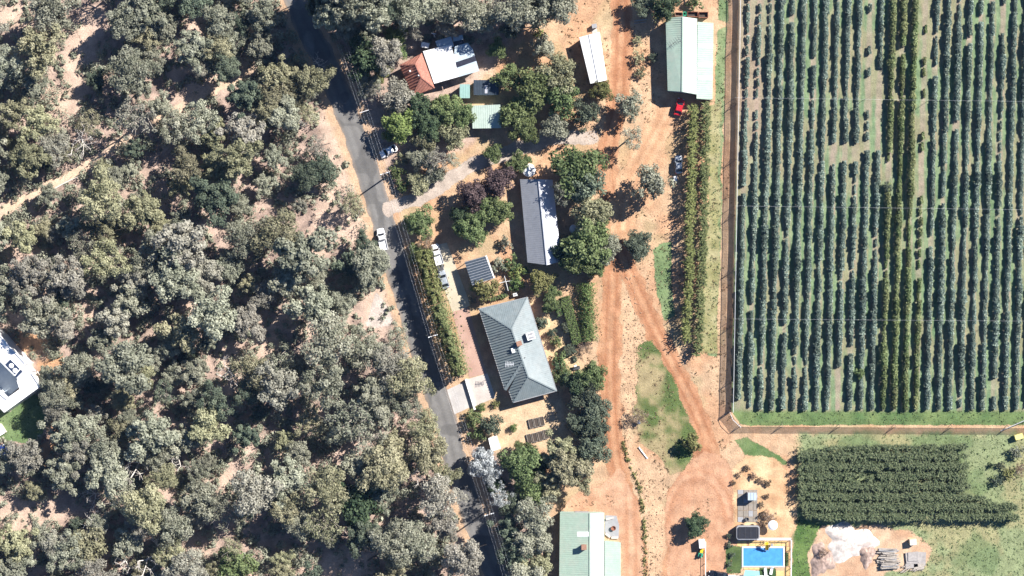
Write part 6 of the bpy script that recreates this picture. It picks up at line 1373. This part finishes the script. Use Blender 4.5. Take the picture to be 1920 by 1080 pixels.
def farm(x, y, r):
    d = np.minimum.reduce([ldist(l_, x, y) for l_ in (TRACK_W, TRACK_D, TRACK_L, TRACK_N)])
    return (x > 1040) & (d > 21) & (ldist(DRIVE, x, y) > 16) & (fbm(x, y, 40, 3, 70) > .47) & ~((x > 1240) & (x < 1345) & (y < 195)) & ~((x > 1040) & (x < 1170) & (y > 950)) & ~((x > 1375) & (y > 1005)) & ~((x > 1380) & (x < 1424) & (y > 912))
scatter('dry_grass', 'straw coloured weeds on the sandy verges between the tracks', 9000, (1040, 0, 1372, 1090), farm, .22, 6, 'straw', 6, .12)
def lawns(x, y, r):
    a = (np.abs(x-1355+.03*y) < 9) & (y < 668) & (fbm(x*0, y, 46, 2, 77) > .3)
    b_ = sdist([(1224, 470), (1240, 458), (1258, 455), (1262, 590), (1246, 600), (1226, 520)], x, y) > 0
    c_ = (sdist([(1200, 650), (1222, 640), (1250, 690), (1285, 770), (1310, 830), (1285, 880), (1258, 892), (1235, 860), (1200, 830), (1190, 770), (1195, 700)], x, y) > 0) & (fbm(x, y, 34, 4, 21) < .46) & (r.random(len(x)) < .5)
    d_ = (x > 1490) & (y > 815) & (sdist(MP, x, y) < -2) & (sdist([(1540, 985), (1640, 985), (1700, 990), (1745, 1030), (1735, 1062), (1660, 1075), (1640, 1110), (1530, 1110), (1515, 1050), (1525, 1010)], x, y) < 0)
    return a | b_ | c_ | d_ | (sdist(LAWN_W, x, y) > 4) | ((x > 1395) & (y > 770) & (y < 796))
scatter('grass', 'short green grass tufts on the lawns, verges and pasture', 90000, (-60, 0, 1960, 1110), lawns, .2, 5, 'grass', 7, .1)
DITCH = [(1166, 825), (1180, 868), (1200, 920), (1208, 985), (1209, 1090)]
scatter('ditch_weeds', 'dark dry weeds along the ditch beside the dirt yard', 3000, (1150, 820, 1230, 1095), lambda x, y, r: ldist(DITCH, x, y) < 5*fbm(x, y, 14, 3, 33), .35, 7, 'olive', 26, .25)
def bankf(x, y, r): return (sdist([(1185, 470), (1212, 640), (1192, 760), (1178, 830), (1212, 900), (1248, 960), (1238, 1090), (1206, 1090), (1208, 960), (1170, 830), (1168, 640), (1172, 520)], x, y) > 0) | (sdist([(1222, 405), (1260, 400), (1262, 450), (1228, 448)], x, y) > 0) | (sdist([(1092, 225), (1130, 235), (1120, 300), (1100, 290)], x, y) > 0)
def stones(seed, n, keepf, bbox):
    r = np.random.default_rng(seed); x = r.uniform(bbox[0], bbox[2], n); y = r.uniform(bbox[1], bbox[3], n); k_ = keepf(x, y, r); x = x[k_]; y = y[k_]
    mb = MB()
    for a_, b_ in zip(x, y):
        p = P(a_, b_); s_ = .06+.13*r.random()**2; mb.box((p.x, p.y, s_*.35), (s_*2, s_*1.6, s_*1.2), r.random()*6, .55)
    return mb
o = stones(9, 5200, bankf, (1090, 220, 1270, 1090)).build('rubble', M['rock']); tag(o, 'loose pale rubble along the bank between the tracks', None, None, 'stuff')

# ------------------------------------------------------------------ thin blue haze volume, added to tint the shadows blue
m, n, L, out = new_mat('air')
pv = n.new('ShaderNodeVolumePrincipled'); pv.inputs['Color'].default_value = (.28, .50, 1.0, 1); pv.inputs['Density'].default_value = 2.6e-5; pv.inputs['Anisotropy'].default_value = 0.0
L.new(pv.outputs[0], out.inputs['Volume'])
hz = MB().box((0, 0, (CAMH+12)/2-1), (14000, 14000, CAMH+14)).build('haze', m); tag(hz, 'thin bluish air over the whole place', None, None, 'stuff')
